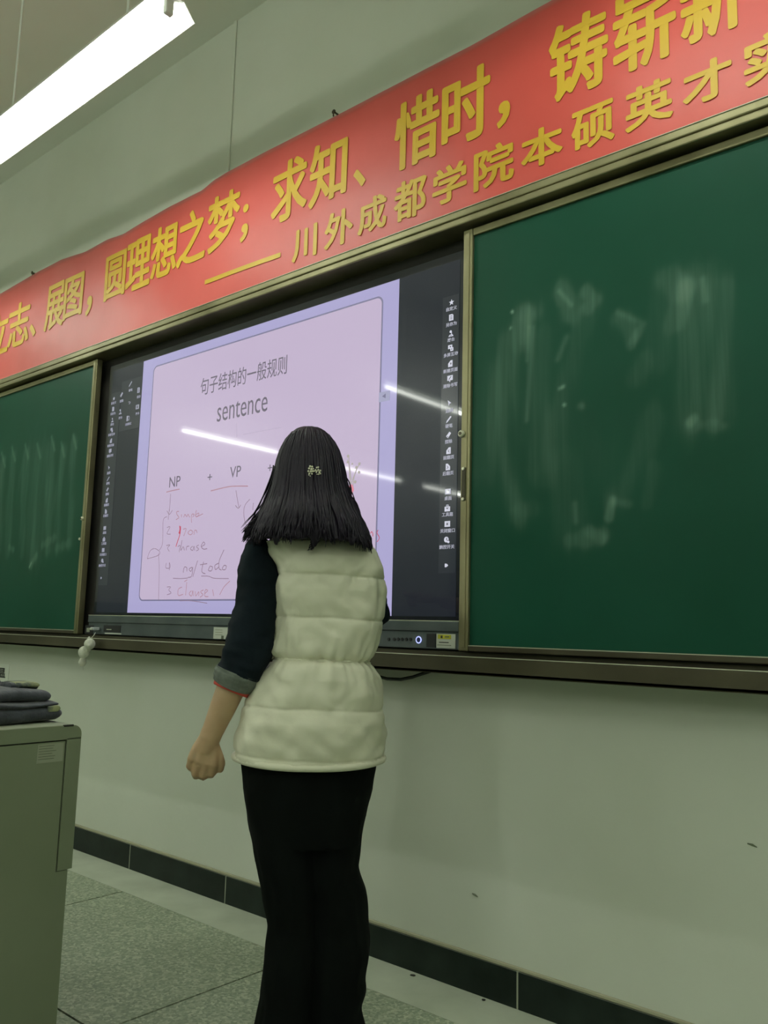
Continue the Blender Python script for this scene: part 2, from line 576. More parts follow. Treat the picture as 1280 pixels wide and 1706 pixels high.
zbt = at(1280, 209, YB - .004)[2]
zbb = at(800, 1076, YB - .004)[2] - .0175
xr0 = at(768, 700, YB - .008)[0]
R = [
    ([(880, 522), (845, 570), (832, 640), (832, 730), (846, 800), (862, 862)], 17, .085),
    ([(884, 520), (868, 560)], 17, .07), ([(868, 520), (888, 528)], 12, .05),
    ([(889, 545), (883, 620), (878, 700)], 3, .10), ([(882, 545), (879, 600)], 3, .07),
    ([(858, 850), (892, 848)], 12, .04), ([(900, 560), (905, 700), (895, 780)], 18, .035),
    ([(932, 487), (948, 505), (950, 525)], 14, .09), ([(932, 485), (952, 508)], 3, .10), ([(944, 562), (930, 598)], 4, .08),
    ([(977, 485), (990, 500), (980, 512)], 9, .12), ([(983, 500), (960, 570), (930, 680), (905, 800)], 15, .045),
    ([(1030, 520), (1072, 540)], 4, .08), ([(1035, 530), (1052, 560)], 11, .09), ([(1066, 550), (1052, 575)], 6, .09),
    ([(1075, 600), (1058, 632)], 12, .05),
    ([(1108, 462), (1135, 482)], 14, .10), ([(1104, 480), (1098, 560), (1100, 600)], 15, .04),
    ([(1145, 480), (1125, 540)], 11, .10), ([(1172, 465), (1176, 500)], 4, .12),
    ([(1165, 480), (1160, 560), (1170, 690)], 26, .075), ([(1198, 480), (1200, 560), (1198, 690)], 15, .07),
    ([(1155, 707), (1205, 710)], 9, .08), ([(1151, 703), (1158, 696)], 6, .12),
    ([(1085, 700), (1050, 790), (1030, 830)], 18, .05), ([(1022, 832), (1016, 862)], 6, .12), ([(1026, 835), (1048, 840)], 7, .08),
    ([(950, 900), (1003, 893)], 10, .09), ([(985, 885), (1003, 898)], 7, .08), ([(938, 780), (950, 890)], 24, .035),
    ([(958, 840), (960, 868)], 4, .08), ([(1090, 780), (1078, 840)], 9, .04),
    ([(933, 647), (939, 644)], 2, .35), ([(940, 674), (941, 675)], 1.6, .45), ([(968, 676), (969, 677)], 4, .16), ([(853, 519), (854, 520)], 1.4, .5), ([(851, 546), (851, 547)], 1.3, .4),
    ([(820, 620), (812, 700), (815, 780)], 26, .03), ([(850, 690), (1000, 760)], 40, .012),
]
slide_board(xr0, 3.22, zbb, zbt, R, 'green chalkboard panel to the right of the display, smeared with pale chalk dust', -1)
xl1 = at(160, 620, YB - .008)[0]
Lk = []
for x, ya, yb2, s in ((3, 755, 918, .09), (20, 745, 920, .10), (42, 741, 925, .09), (62, 740, 930, .07), (86, 728, 915, .10), (102, 738, 915, .09), (122, 725, 906, .12)):
    Lk.append(([(x + 2, ya + 14), (x - 4, (ya + yb2) / 2), (x - 6, yb2)], 14.5, s * .8))
    Lk.append(([(x, ya), (x + 5, ya + 22)], 4, .10))
Lk += [([(16, 912), (22, 916)], 9, .10), ([(52, 942), (60, 925)], 8, .09), ([(72, 908), (92, 895)], 9, .09), ([(95, 912), (115, 905)], 10, .08), ([(49, 945), (52, 938)], 2, .35), ([(60, 770), (60, 900)], 60, .035)]
slide_board(-1.58, xl1, zbb, zbt, Lk, 'green chalkboard panel to the left of the display, with a wide band of erased chalk', 1)


# hardware on the two inner stiles
def knob(px, py, r, name, label, Y=YB - .008):
    p = at(px, py, Y)
    t = empty(name, p, 0, label, 'lock' if r > .008 else 'knob')
    MB().tube([(0, 0, 0), (0, -.006, 0), (0, -.010, 0)], [r, r, r * .7], 16).build('rim', M_LINE, t, smooth=False)
    MB().tube([(0, -.006, 0), (0, -.0115, 0)], r * .5, 12).build('core', M_ALU2, t)
    return t


knob(770, 723, .011, 'board_lock', 'round metal lock on the stile beside the toolbar icons')
p0, p1 = at(772.5, 779, YB - .008), at(771, 834, YB - .008)
hd = empty('pull_handle', ((p0[0] + p1[0]) / 2 + .002, YB - .008, p1[2]), 0, 'narrow dark pull plate with two screws below the round lock', 'handle')
hh = p0[2] - p1[2]
MB().box(-.006, .008, -.003, 0, 0, hh, .002).build('plate', M_ALU2, hd)
for zz in (0.004, hh - .004):
    MB().tube([(0, -.001, zz), (0, -.006, zz)], [.006, .004], 12).build('screw', M_LINE, hd)
knob(138, 864, .009, 'board_lock', 'small ring lock on the left board stile, above the lower screw')
q = at(133, 898, YB - .008)
s1 = MB().tube([(0, 0, 0), (0, -.004, 0), (0, -.006, 0)], [.007, .006, .003], 12).build('screw', M_LINE, None, q)
tag(s1, 'pale screw just below the ring lock on the left board stile', 'screw')

# ------------------------------------------------------------------ interactive display
YS = -.072      # glass front
TL, TR, BL, BR = at(240.4, 602, YS), at(666, 464.7, YS), at(211.6, 1021.6, YS), at(652.3, 1025, YS)
sx0, sx1 = (TL[0] + BL[0]) / 2, (TR[0] + BR[0]) / 2
sz1, sz0 = (TL[2] + TR[2]) / 2, (BL[2] + BR[2]) / 2
H = sz1 - sz0
cxs = (sx0 + sx1) / 2
dx0, dx1 = cxs - H * 8 / 9, cxs + H * 8 / 9
bzl = .028
zchin0 = at(759, 1083, YS - .02)[2]
zchin1 = at(700, 1034, YS - .02)[2]
D = empty('interactive_display', (cxs, 0, zchin0), 0, 'large black interactive touch display showing a pink slide, set between the green boards', 'display')


def dpart(mb, name, mt, parent=None, **kw):
    o = mb.build(name, mt, parent or D, **kw)
    if parent is None:
        o.location = -Vector(D.location)
    return o


dpart(MB().box(dx0 - bzl, dx1 + bzl, YS + .004, -.046, zchin0, sz1 + bzl, .003), 'casing', M_BLACK)
dpart(MB().box(dx0 - bzl, dx1 + bzl, YS + .001, YS + .006, zchin1, sz1 + bzl), 'bezel', M_BEZ)
dpart(MB().box(dx0, dx1, YS, YS + .003, sz0, sz1), 'screen', M_GLASS)
# chin
ch = MB()
xa, xb = dx0 - bzl, dx1 + bzl
zm = zchin0 + (zchin1 - zchin0) * .62
ch.box(xa, xb, YS - .022, YS + .004, zm, zchin1, .003)
ch.box(xa, xb, YS - .017, YS + .004, zchin0, zm, .002)
chin = dpart(ch, 'lower_bezel', M_SILVER)
dpart(MB().box(xa, xb, YS - .0215, YS - .010, zchin1 - .001, zchin1 + .0015), 'bezel_edge', M_LINE)
YC = YS - .018


def on_chin(x0p, x1p, y0p, y1p, mt, name, thick=.001, bev=0):
    a, b = at(x0p, (y0p + y1p) / 2, YC), at(x1p, (y0p + y1p) / 2, YC)
    c, d = at((x0p + x1p) / 2, y1p, YC), at((x0p + x1p) / 2, y0p, YC)
    return dpart(MB().box(a[0], b[0], YC - thick, YC + .002, c[2], d[2], bev), name, mt)


for bx in (648, 657, 663.5, 670, 677, 684):
    p = at(bx, 1065, YC)
    dpart(MB().tube([(p[0], YC + .001, p[2]), (p[0], YC - .002, p[2])], [.0055, .005], 12), 'button', M_BLACK)
p = at(698, 1066, YC)
ring = MB()
ring.tube([(p[0] + .0095 * math.cos(a * math.pi / 8), YC - .001, p[2] + .0095 * math.sin(a * math.pi / 8)) for a in range(17)], .002, 6)
pw = dpart(ring, 'power_ring', mat('power_ring_lit', (.2, .2, .4), .4, emit=(.45, .5, .95), estr=1.2))
dpart(MB().tube([(p[0], YC + .001, p[2]), (p[0], YC - .0015, p[2])], .0078, 16), 'power_button', mat('power_button_blue', (.02, .03, .12), .3))
on_chin(711, 726, 1056, 1078.5, M_BLACK, 'port_cover')
on_chin(727.5, 759, 1056, 1080, M_STICKW, 'label_sticker', .0006)
on_chin(730, 752, 1057.5, 1064.5, M_STICKY, 'label_band', .0012)
on_chin(735, 738, 1059, 1063, M_DARKP, 'label_mark', .0018)
on_chin(742, 749, 1060, 1062, M_PRINT, 'label_mark', .0018)
on_chin(732, 748, 1069.5, 1071, M_DARKP, 'label_line', .0012)
on_chin(729, 752, 1074.5, 1075.4, M_PRINT, 'label_line', .0012)
on_chin(173, 201, 1042, 1053, M_BLACK, 'port_recess')
on_chin(178, 186, 1048, 1049.5, M_LINE, 'port_contact', .002)
on_chin(175, 202, 1054.5, 1056.5, M_STICKW, 'port_ledge', .0016)
on_chin(142, 155, 1042, 1056, M_BLACK, 'port_recess')
on_chin(145, 150, 1046, 1053, M_STICK, 'port_contact', .002)
on_chin(356, 379, 1045, 1064.5, M_STICKW, 'faded_sticker', .0006)
for i in range(3):
    on_chin(359, 371, 1049 + i * 4, 1050 + i * 4, M_STICK, 'sticker_line', .001)
on_chin(369, 373, 1059, 1065, M_PRINT, 'sticker_mark', .0012)
for i in range(26):
    pass

# ---- the slide
slide = dpart(MB().box(sx0, sx1, YS - .0006, YS + .001, sz0, sz1), 'slide', M_SLIDE)


def flat(outline, y, t=.0004):
    return MB().prism(outline, lambda p: (p[0], y, p[1]), lambda p: (p[0], y - t, p[1]))


def rounded(x0, x1, z0, z1, r, n=6):
    out = []
    for cx_, cz_, a0 in ((x1 - r, z1 - r, 0), (x0 + r, z1 - r, 90), (x0 + r, z0 + r, 180), (x1 - r, z0 + r, 270)):
        for k in range(n + 1):
            a = math.radians(a0 + 90 * k / n)
            out.append((cx_ + r * math.cos(a), cz_ + r * math.sin(a)))
    return out


a = at(258, 609, YS); b = at(634.5, 500, YS); c = at(232.5, 999, YS); d = at(626, 1000, YS)
gx0, gx1, gz0, gz1 = (a[0] + c[0]) / 2, (b[0] + d[0]) / 2, c[2], (a[2] + b[2]) / 2
sp = lambda mb, name, mt: mb.build(name, mt, slide)
sp(flat(rounded(gx0 - .006, gx1 + .006, gz0 - .006, gz1 + .006, .028), YS - .0006), 'page_outline', M_PAGELINE)
sp(flat(rounded(gx0, gx1, gz0, gz1, .024), YS - .0010), 'page', M_PAGE)


def text_mesh(body, bold=0.0):
    cu = bpy.data.curves.new('t', 'FONT')
    cu.body = body
    cu.offset = bold
    cu.resolution_u = 3
    o = bpy.data.objects.new('t', cu)
    COL.objects.link(o)
    dg = bpy.context.evaluated_depsgraph_get()
    me = bpy.data.meshes.new_from_object(o.evaluated_get(dg))
    bpy.data.objects.remove(o)
    bpy.data.curves.remove(cu)
    V = np.array([v.co[:] for v in me.vertices])
    Fc = [tuple(p.vertices) for p in me.polygons]
    bpy.data.meshes.remove(me)
    return V, Fc


def text_part(body, name, mt, parent, x0, x1, z0, z1, y, bold=0.0, fn=None, thick=.0008, off=None, weight=0.0):
    """text mapped into the rectangle x0..x1, z0..z1 in the plane y, with a little thickness"""
    V, Fc = text_mesh(body, bold)
    lo, hi = V.min(0), V.max(0)
    X = x0 + (V[:, 0] - lo[0]) / max(hi[0] - lo[0], 1e-6) * (x1 - x0)
    Z = z0 + (V[:, 1] - lo[1]) / max(hi[1] - lo[1], 1e-6) * (z1 - z0)
    P = []
    for xx, zz in zip(X, Z):
        if fn: P.append(fn(xx, zz))
        else: P.append((xx, y, zz))
    n = len(P)
    P2 = [(p[0], p[1] + thick, p[2]) for p in P]
    # boundary edges get walls
    cnt = {}
    for f in Fc:
        for i in range(len(f)):
            e = (f[i], f[(i + 1) % len(f)])
            cnt[e] = cnt.get(e, 0) + 1
    walls = [(e[0], e[1], e[1] + n, e[0] + n) for e in cnt if (e[1], e[0]) not in cnt]
    me = bpy.data.meshes.new(name)
    base_v, base_f = P + P2, [f for f in Fc] + walls
    VV, FF = [], []
    shifts = [(0, 0)] if not weight else [(a_ * weight, b_ * weight) for a_, b_ in ((0, 0), (1, 0), (-1, 0), (0, .8), (0, -.8), (.7, .6), (-.7, .6), (.7, -.6), (-.7, -.6))]
    for k_, (sx_, sz_) in enumerate(shifts):
        n0 = len(VV)
        VV += [(float(p[0] + sx_), float(p[1] - .00004 * k_), float(p[2] + sz_)) for p in base_v]
        FF += [tuple(i + n0 for i in f) for f in base_f]
    me.from_pydata(VV, [], FF)
    me.update()
    o = link(name, me, mt, parent)
    if off is not None:
        o.location = off
    return o


def slide_text(body, xp0, xp1, ytop, ybot, mt=M_INK, bold=0.0, name='slide_text'):
    """pixel box: x range and top/bottom at the middle column"""
    xm = (xp0 + xp1) / 2
    za, zb_ = at(xm, ytop, YS)[2], at(xm, ybot, YS)[2]
    return text_part(body, name, mt, slide, at(xp0, (ytop + ybot) / 2, YS)[0], at(xp1, (ytop + ybot) / 2, YS)[0], zb_, za, YS - .0018, bold)


slide_text('句子结构的一般规则', 336, 478, 611, 641)
slide_text('sentence', 363, 446, 666, 694, bold=-.003)
slide_text('NP', 283, 301, 794, 811)
slide_text('VP', 384, 402, 777, 795)
slide_text('+', 346.5, 354, 790, 800)
slide_text('+', 447, 454, 774, 785)


def pen(pts, wpx, mt=M_PEN, name='pen_stroke', y=YS - .0022, parent=None):
    """a ribbon through pixel points on the slide, real width wpx*2.1 mm"""
    P = [at(px, py, YS) for px, py in pts]
    P = [Vector((p[0], p[2])) for p in P]
    # Catmull-Rom
    Q = []
    for i in range(len(P) - 1):
        a_, b_, c_, d_ = P[max(i - 1, 0)], P[i], P[i + 1], P[min(i + 2, len(P) - 1)]
        for t in np.linspace(0, 1, 5)[:-1]:
            Q.append(0.5 * ((2 * b_) + (c_ - a_) * t + (2 * a_ - 5 * b_ + 4 * c_ - d_) * t * t + (-a_ + 3 * b_ - 3 * c_ + d_) * t ** 3))
    Q.append(P[-1])
    hw = wpx * .0021 / 2
    V, Fc = [], []
    for i, q_ in enumerate(Q):
        t = (Q[min(i + 1, len(Q) - 1)] - Q[max(i - 1, 0)])
        if t.length < 1e-9: t = Vector((1, 0))
        t.normalize()
        n = Vector((-t.y, t.x)) * hw
        V += [(q_.x + n.x, y, q_.y + n.y), (q_.x - n.x, y, q_.y - n.y)]
        if i: Fc.append((2 * i - 2, 2 * i - 1, 2 * i + 1, 2 * i))
    return V, Fc


def pens(strokes, w, mt, name, parent=None):
    mb = MB()
    for s_ in strokes:
        mb.add(*pen(s_, w))
    o = mb.build(name, mt, parent or slide)
    o['kind'] = 'stuff'
    return o


# underlines and arrows
pens([[(352, 818), (368, 814), (382, 811), (396, 810), (414, 810)], [(278, 820), (290, 817), (300, 815)]], 2.0, M_PEN, 'pen_underline')
pens([[(285, 823), (284, 838), (283, 852)], [(279, 851), (283, 857), (288, 850)], [(394, 817), (396, 830), (399, 846)], [(393, 842), (398, 847), (402, 841)],
      [(417, 832), (409, 842), (407, 856), (410, 874)], [(423, 838), (422, 850)]], 1.3, M_PEN3, 'pen_arrow')
# the list
pens([[(299, 852), (295, 853), (296, 858), (299, 862), (294, 866)], [(303, 857), (303, 862)], [(307, 862), (309, 857), (312, 861), (314, 857), (317, 862)],
      [(320, 871), (320, 858), (324, 857), (322, 862)], [(328, 850), (326, 860), (328, 857), (332, 855), (331, 860), (327, 861), (333, 859), (339, 856)]], 1.6, M_PEN, 'pen_word')
pens([[(300, 876), (301, 888), (296, 904), (294, 911)]], 2.2, M_PEN2, 'pen_stroke')
pens([[(301, 877), (301, 883), (299, 889)]], 4.4, M_PEN2, 'pen_stroke')
pens([[(306, 882), (311, 881), (307, 893)], [(318, 883), (314, 888), (319, 891), (322, 886), (318, 883)], [(324, 891), (325, 884), (328, 884), (329, 888)]], 1.6, M_PEN, 'pen_word')
pens([[(297, 911), (301, 909), (299, 920)], [(304, 900), (302, 917), (306, 911), (308, 917)], [(311, 917), (312, 911), (316, 910)], [(322, 910), (318, 914), (322, 917), (324, 910), (325, 917)],
      [(332, 908), (328, 911), (332, 915), (328, 918)], [(336, 911), (342, 907), (340, 903), (336, 910), (340, 915), (346, 914)]], 1.5, M_PEN3, 'pen_word')
pens([[(306, 954), (308, 945), (312, 946), (312, 952)], [(321, 945), (316, 948), (319, 952), (322, 945), (320, 960), (314, 962)], [(330, 934), (322, 961)],
      [(334, 941), (346, 939)], [(340, 936), (337, 952), (343, 956)], [(351, 943), (348, 950), (353, 951), (355, 945), (351, 943)],
      [(374, 916), (366, 935), (366, 948)], [(366, 938), (359, 942), (360, 949), (366, 944)], [(366, 948), (370, 950)], [(374, 942), (371, 948), (376, 949), (378, 943), (374, 942)]], 1.6, M_PEN3, 'pen_word')
pens([[(289, 963.5), (302, 964), (314, 963)], [(336, 960), (348, 960), (358, 963.5), (382, 964)]], 1.3, M_PEN3, 'pen_underline')
pens([[(304, 978), (298, 982), (298, 992), (306, 990)], [(312, 970), (310, 992)], [(308, 969), (313, 966)], [(320, 984), (316, 989), (320, 993), (322, 984), (323, 993)], [(326, 985), (327, 993), (332, 986), (332, 993)],
      [(340, 983), (335, 986), (339, 991), (334, 995)], [(342, 989), (347, 984), (343, 983), (342, 993), (348, 994)], [(355, 982), (357, 993)], [(384, 968), (374, 978), (367, 991)]], 1.5, M_PEN, 'pen_word')
# numbers
pens([[(283, 848), (281, 866)], [(279, 879), (284, 878), (279, 889), (285, 890)], [(278, 909), (284, 908), (280, 913), (283, 919)], [(278, 938), (277, 946), (284, 946), (283, 937), (283, 950)],
      [(279, 978), (285, 978), (282, 983), (286, 988), (279, 991)]], 1.3, M_PEN3, 'pen_number')
# bracket with loop
pens([[(279, 861), (273, 866), (272, 890), (271, 908), (266, 917)], [(246, 931), (251, 918), (259, 914), (267, 920), (263, 926), (246, 931)], [(265, 922), (266, 950), (265, 1000)]], 1.2, M_PEN3, 'pen_bracket')
pens([[(300, 1001), (320, 1001), (346, 1005)]], 1.3, M_PEN3, 'pen_underline')
# the word ending beyond the person's right shoulder
pens([[(618, 889), (620, 886), (622, 889), (622, 894)], [(631, 883), (629, 888), (633, 896), (629, 903)], [(605, 873), (607, 880), (602, 886)]], 1.4, M_PEN2, 'pen_word')
# faint crease-like slide rules behind the text
pens([[(395, 705), (395, 728)], [(405, 724), (470, 712)]], .8, mat('slide_faint_rule', (.004, .004, .004), .4, emit=(.46, .39, .53), estr=1.0), 'slide_rule')
# printed flower spray
st = MB()
for s_ in ([(597, 870), (592, 840), (588, 820), (584, 800), (582, 760)], [(588, 815), (592, 790), (600, 772)], [(586, 806), (590, 795), (594, 786)], [(586, 800), (583, 778), (580, 766)], [(592, 845), (586, 835), (582, 832)]):
    st.add(*pen(s_, 1.6))
st.build('flower_stem', M_STEM, slide)


def blob(px, py, r, name, mt, y=YS - .0026, sy=1.0, seed=0):
    p_ = at(px, py, YS)
    rr = random.Random(seed)
    out = []
    for k_ in range(14):
        a_ = 2 * math.pi * k_ / 14
        q_ = r * .0021 * (.8 + .35 * rr.random())
        out.append((p_[0] + q_ * math.cos(a_), p_[2] + q_ * sy * math.sin(a_)))
    return flat(out, y).build(name, mt, slide)


for i, (bx, by, br) in enumerate(((581, 760, 2.6), (600, 773, 2.6), (595, 779, 2.6), (599, 787, 2.4), (593, 803, 3.0), (580, 770, 2.0), (588, 773, 1.8), (600, 859, 2.2), (598, 850, 1.6))):
    blob(bx, by, br, 'flower_bud', M_STEM, seed=i)
blob(585, 817, 7, 'flower', M_FLOWER, sy=1.3, seed=20)
blob(598, 875, 8, 'flower', M_FLOWER, sy=1.3, seed=21)
blob(594, 871, 6, 'flower', M_FLOWER, sy=1.1, seed=22, y=YS - .003)
for i, (lx, ly) in enumerate(((583, 833), (588, 848), (590, 858), (584, 842))):
    blob(lx, ly, 6, 'flower_leaf', mat('slide_leaf', (.004, .004, .004), .4, emit=(.42, .40, .33), estr=1), sy=2.0, seed=30 + i, y=YS - .0028 - i * .0003)
# little page-turn arrow box at right side of the page
blk = MB()
a, b = at(632, 662, YS), at(650, 660, YS)
blk.box(a[0], b[0], YS - .0016, YS, a[2] - .018, a[2] + .016)
blk.build('page_button', mat('slide_button', (.004, .004, .004), .4, emit=(.34, .34, .50), estr=1), slide)
text_part('◀', 'page_arrow', M_PAGELINE, slide, a[0] + .015, a[0] + .030, a[2] - .008, a[2] + .008, YS - .0024)

# ---- toolbars
ICON = YS - .0012


def icon_shapes(kind, s):
    """outlines in a -1..1 box scaled by s"""
    def circ(cx_, cz_, r, n=14): return [(cx_ + r * math.cos(2 * math.pi * k_ / n), cz_ + r * math.sin(2 * math.pi * k_ / n)) for k_ in range(n)]
    def rect(x0, x1, z0, z1): return [(x0, z0), (x1, z0), (x1, z1), (x0, z1)]
    if kind == 'star':
        out = [[((1 if k_ % 2 == 0 else .42) * math.sin(k_ * math.pi / 5), (1 if k_ % 2 == 0 else .42) * math.cos(k_ * math.pi / 5)) for k_ in range(10)]]
        dark = []
    elif kind == 'disk':
        out, dark = [[(-.8, -1), (.8, -1), (.8, .6), (.45, 1), (-.8, 1)]], [rect(-.35, .4, .35, .5), rect(-.35, .4, -.2, -.05), rect(-.35, .4, -.6, -.45)]
    elif kind == 'stand':
        out, dark = [circ(-.1, .55, .42), rect(.1, .35, -.4, .3), [(-.9, -1), (.95, -1), (.6, -.4), (-.5, -.4)]], [rect(-.4, .3, -.8, -.65)]
    elif kind == 'screens':
        out, dark = [rect(-.95, .6, -.2, 1), rect(-.1, 1, -1, .1)], [rect(-.3, .1, .25, .6), rect(.3, .6, -.6, -.3)]
    elif kind == 'page_add':
        out, dark = [[(-.8, -1), (.8, -1), (.8, 1), (.1, 1), (-.8, .1)]], [rect(.1, .25, -.4, .4), rect(-.1, .45, -.1, .05)]
    elif kind == 'erase_board':
        out, dark = [rect(-1, 1, -.55, 1), rect(-.25, .1, -1, -.5)], [[(-.5, -.2), (-.3, -.3), (.5, .6), (.3, .7)]]
    elif kind == 'arrow':
        out, dark = [[(-.6, 1), (.7, 0), (.1, -.1), (-.2, -.8)]], []
    elif kind == 'pen':
        out, dark = [[(-1, -1), (-.75, -.35), (.6, 1), (1, .7), (-.5, -.75)]], []
    elif kind == 'eraser':
        out, dark = [[(-.9, -.3), (.3, 1), (.95, .5), (-.2, -.95)]], [[(-.55, -.35), (-.45, -.25), (-.05, -.6), (-.15, -.7)]]
    elif kind == 'page_prev':
        out, dark = [[(-.8, -1), (.8, -1), (.8, 1), (.1, 1), (-.8, .1)]], [[(.3, .3), (.4, .2), (0, -.1), (.4, -.5), (.3, -.6), (-.2, -.1)]]
    elif kind == 'page_next':
        out, dark = [[(-.8, -1), (.8, -1), (.8, .1), (-.1, 1), (-.8, 1)]], [[(-.3, .4), (-.4, .3), (0, -.1), (-.4, -.5), (-.3, -.6), (.2, -.1)]]
    elif kind == 'desktop':
        out, dark = [rect(-1, 1, -.8, .8)], [rect(-.45, -.1, .05, .45), rect(.1, .45, .05, .45), rect(-.45, -.1, -.45, -.1), rect(.1, .45, -.45, -.1)]
    elif kind == 'toolbox':
        out, dark = [rect(-1, 1, -1, .45), rect(-.4, .4, .4, 1)], [rect(-.22, .22, .5, .8), rect(-.6, .6, .0, .12), rect(-.15, .15, -.3, 0)]
    elif kind == 'close':
        out, dark = [rect(-1, 1, -.85, .85)], [[(-.4, .3), (-.25, .4), (.4, -.3), (.25, -.4)], [(.4, .3), (.25, .4), (-.4, -.3), (-.25, -.4)]]
    elif kind == 'touch':
        out, dark = [circ(-.15, .1, .85), circ(.6, -.6, .42)], [rect(-.1, .1, -.1, .6), [(.1, -.1), (.9, -.1), (.9, -.25), (.1, -.25)]]
    elif kind == 'skip':
        out, dark = [rect(-.9, -.1, -.8, .8), [(0, .8), (.95, 0), (0, -.8)]], []
    elif kind == 'undo':
        out, dark = [[(-.6, .4), (.4, .4), (.8, 0), (.4, -.5), (-.3, -.5), (-.3, -.3), (.3, -.3), (.5, 0), (.3, .2), (-.6, .2)]], []
    elif kind == 'split':
        out, dark = [rect(-1, -.15, -1, 1), [(-.05, .9), (.7, .8), (1, 0), (.7, -.8), (-.05, -.9)]], [[(.1, .6), (.6, .5), (.75, 0), (.6, -.5), (.1, -.6)]]
    f = lambda L_: [[(p_[0] * s, p_[1] * s) for p_ in o_] for o_ in L_]
    return f(out), f(dark)


def add_icon(tool, kind, px, py, s, caption, cap_py, cap_w, cap_h=.013, mi=M_ICON, mc=M_ICON2):
    p_ = at(px, py, YS)
    out, dark = icon_shapes(kind, s)
    mb = MB()
    for o_ in out:
        mb.prism(o_, lambda q_: (p_[0] + q_[0], ICON, p_[2] + q_[1]), lambda q_: (p_[0] + q_[0], ICON - .0005, p_[2] + q_[1]))
    mb.build('icon', mi, tool)
    if dark:
        mb = MB()
        for o_ in dark:
            mb.prism(o_, lambda q_: (p_[0] + q_[0], ICON - .0005, p_[2] + q_[1]), lambda q_: (p_[0] + q_[0], ICON - .0009, p_[2] + q_[1]))
        mb.build('icon_detail', M_BEZ, tool)
    if caption:
        c_ = at(px, cap_py, YS)
        text_part(caption, 'caption', mc, tool, c_[0] - cap_w / 2, c_[0] + cap_w / 2, c_[2] - cap_h / 2, c_[2] + cap_h / 2, ICON - .0002, .01)


RT = dpart(MB().box(at(735, 700, YS)[0], dx1 - .002, YS - .0006, YS + .001, at(745, 955, YS)[2], at(755, 492, YS)[2]), 'toolbar', mat('toolbar_dark', (.006, .007, .010), .24, emit=(.36, .44, .68), estr=.031, spec=.42, coat=.22, coat_r=.045))  # toolbar panel shares the painted glare emission of the glass
items = [('star', 753, 504, '自定义', 514, .042), ('disk', 752.5, 529, '另存为', 540, .042), ('stand', 752, 555.5, '展台', 566, .028), ('screens', 751.5, 580, '多屏互动', 590.5, .056),
         ('page_add', 751, 606, '新建页面', 617, .056), ('erase_board', 750.5, 631, '清除书写', 642, .056), ('arrow', 749.5, 672, '选择', 684, .03), ('pen', 748.5, 699, '硬笔', 709.5, .028),
         ('eraser', 748, 725, '擦除', 735.5, .028), ('page_prev', 748, 751, '前翻页', 762, .042), ('page_next', 747, 778, '后翻页', 788.5, .042),
         ('desktop', 747, 819, '桌面', 830, .028), ('toolbox', 746, 846.5, '工具箱', 857, .042), ('close', 746, 873, '关闭窗口', 884, .056), ('touch', 745, 899.5, '触控开关', 911, .058), ('skip', 744.5, 942, None, 0, 0)]
for kd, px, py, cap, cpy, cw in items:
    add_icon(RT, kd, px, py, .0105 if kd != 'skip' else .007, cap, cpy, cw)
LT = dpart(MB().box(dx0 + .002, dx0 + .080, YS - .0006, YS + .001, at(175, 975, YS)[2], at(190, 655, YS)[2]), 'toolbar', RT.data.materials[0])
# left bar mirrors the right one, at the same heights
xl = .5 * (at(191, 666, YS)[0] + at(170, 940, YS)[0])
for kd, px, py, cap, cpy, cw in items:
    z_i, z_c = at(px, py, YS)[2], (at(px, cpy, YS)[2] if cap else 0)
    out, dark = icon_shapes(kd, .0105 if kd != 'skip' else .006)
    mb = MB()
    for o_ in out:
        mb.prism(o_, lambda q_: (xl + q_[0], ICON, z_i + q_[1]), lambda q_: (xl + q_[0], ICON - .0005, z_i + q_[1]))
    mb.build('icon', M_ICON3, LT)
    if cap:
        text_part(cap, 'caption', M_ICON3, LT, xl - cw / 2, xl + cw / 2, z_c - .0065, z_c + .0065, ICON - .0002, .01)
PT = dpart(MB().box(dx0 + .084, sx0 - .002, YS - .0006, YS + .001, at(215, 716, YS)[2], at(232, 628, YS)[2]), 'tool_palette', RT.data.materials[0])
for kd, px, py, cap, cpy, cw in (('eraser', 203, 658, '擦除', 668, .03), ('stand', 201, 686, '展台', 696, .03), ('pen', 218, 640, '硬笔', 650, .03), ('undo', 216, 671, None, 0, 0), ('split', 214, 697, '分屏模式', 706.5, .05),
                             ('disk', 231.5, 650, '保存', 661, .03), ('desktop', 229.5, 678, '更多', 689, .03)):
    add_icon(PT, kd, px, py, .0125, cap, cpy, cw, mi=M_ICON3, mc=M_ICON3)

# ------------------------------------------------------------------ banner
top_px = [(-120, 545), (-60, 517), (0, 490), (50, 460), (100, 433), (140, 420), (180, 398), (205, 390), (240, 368), (280, 345), (335, 317), (355, 300), (380, 285), (450, 248), (560, 192), (640, 150), (780, 78), (920, 0), (1000, -47), (1280, -215), (1500, -340)]
tops = sorted([(p_[0], p_[2]) for p_ in (at(x_, y_, -.022) for x_, y_ in top_px)])
TX = np.array([t_[0] for t_ in tops])
TZ = np.array([t_[1] for t_ in tops])
TZ[TX > 2.2] = np.minimum(TZ[TX > 2.2], 3.03)


def banner_y(x, z):
    return -.020 + .004 * noise.noise(Vector((x * 2.2, z * 1.5, 3.1))) + .003 * noise.noise(Vector((x * 5, z * 7, 9.0)))


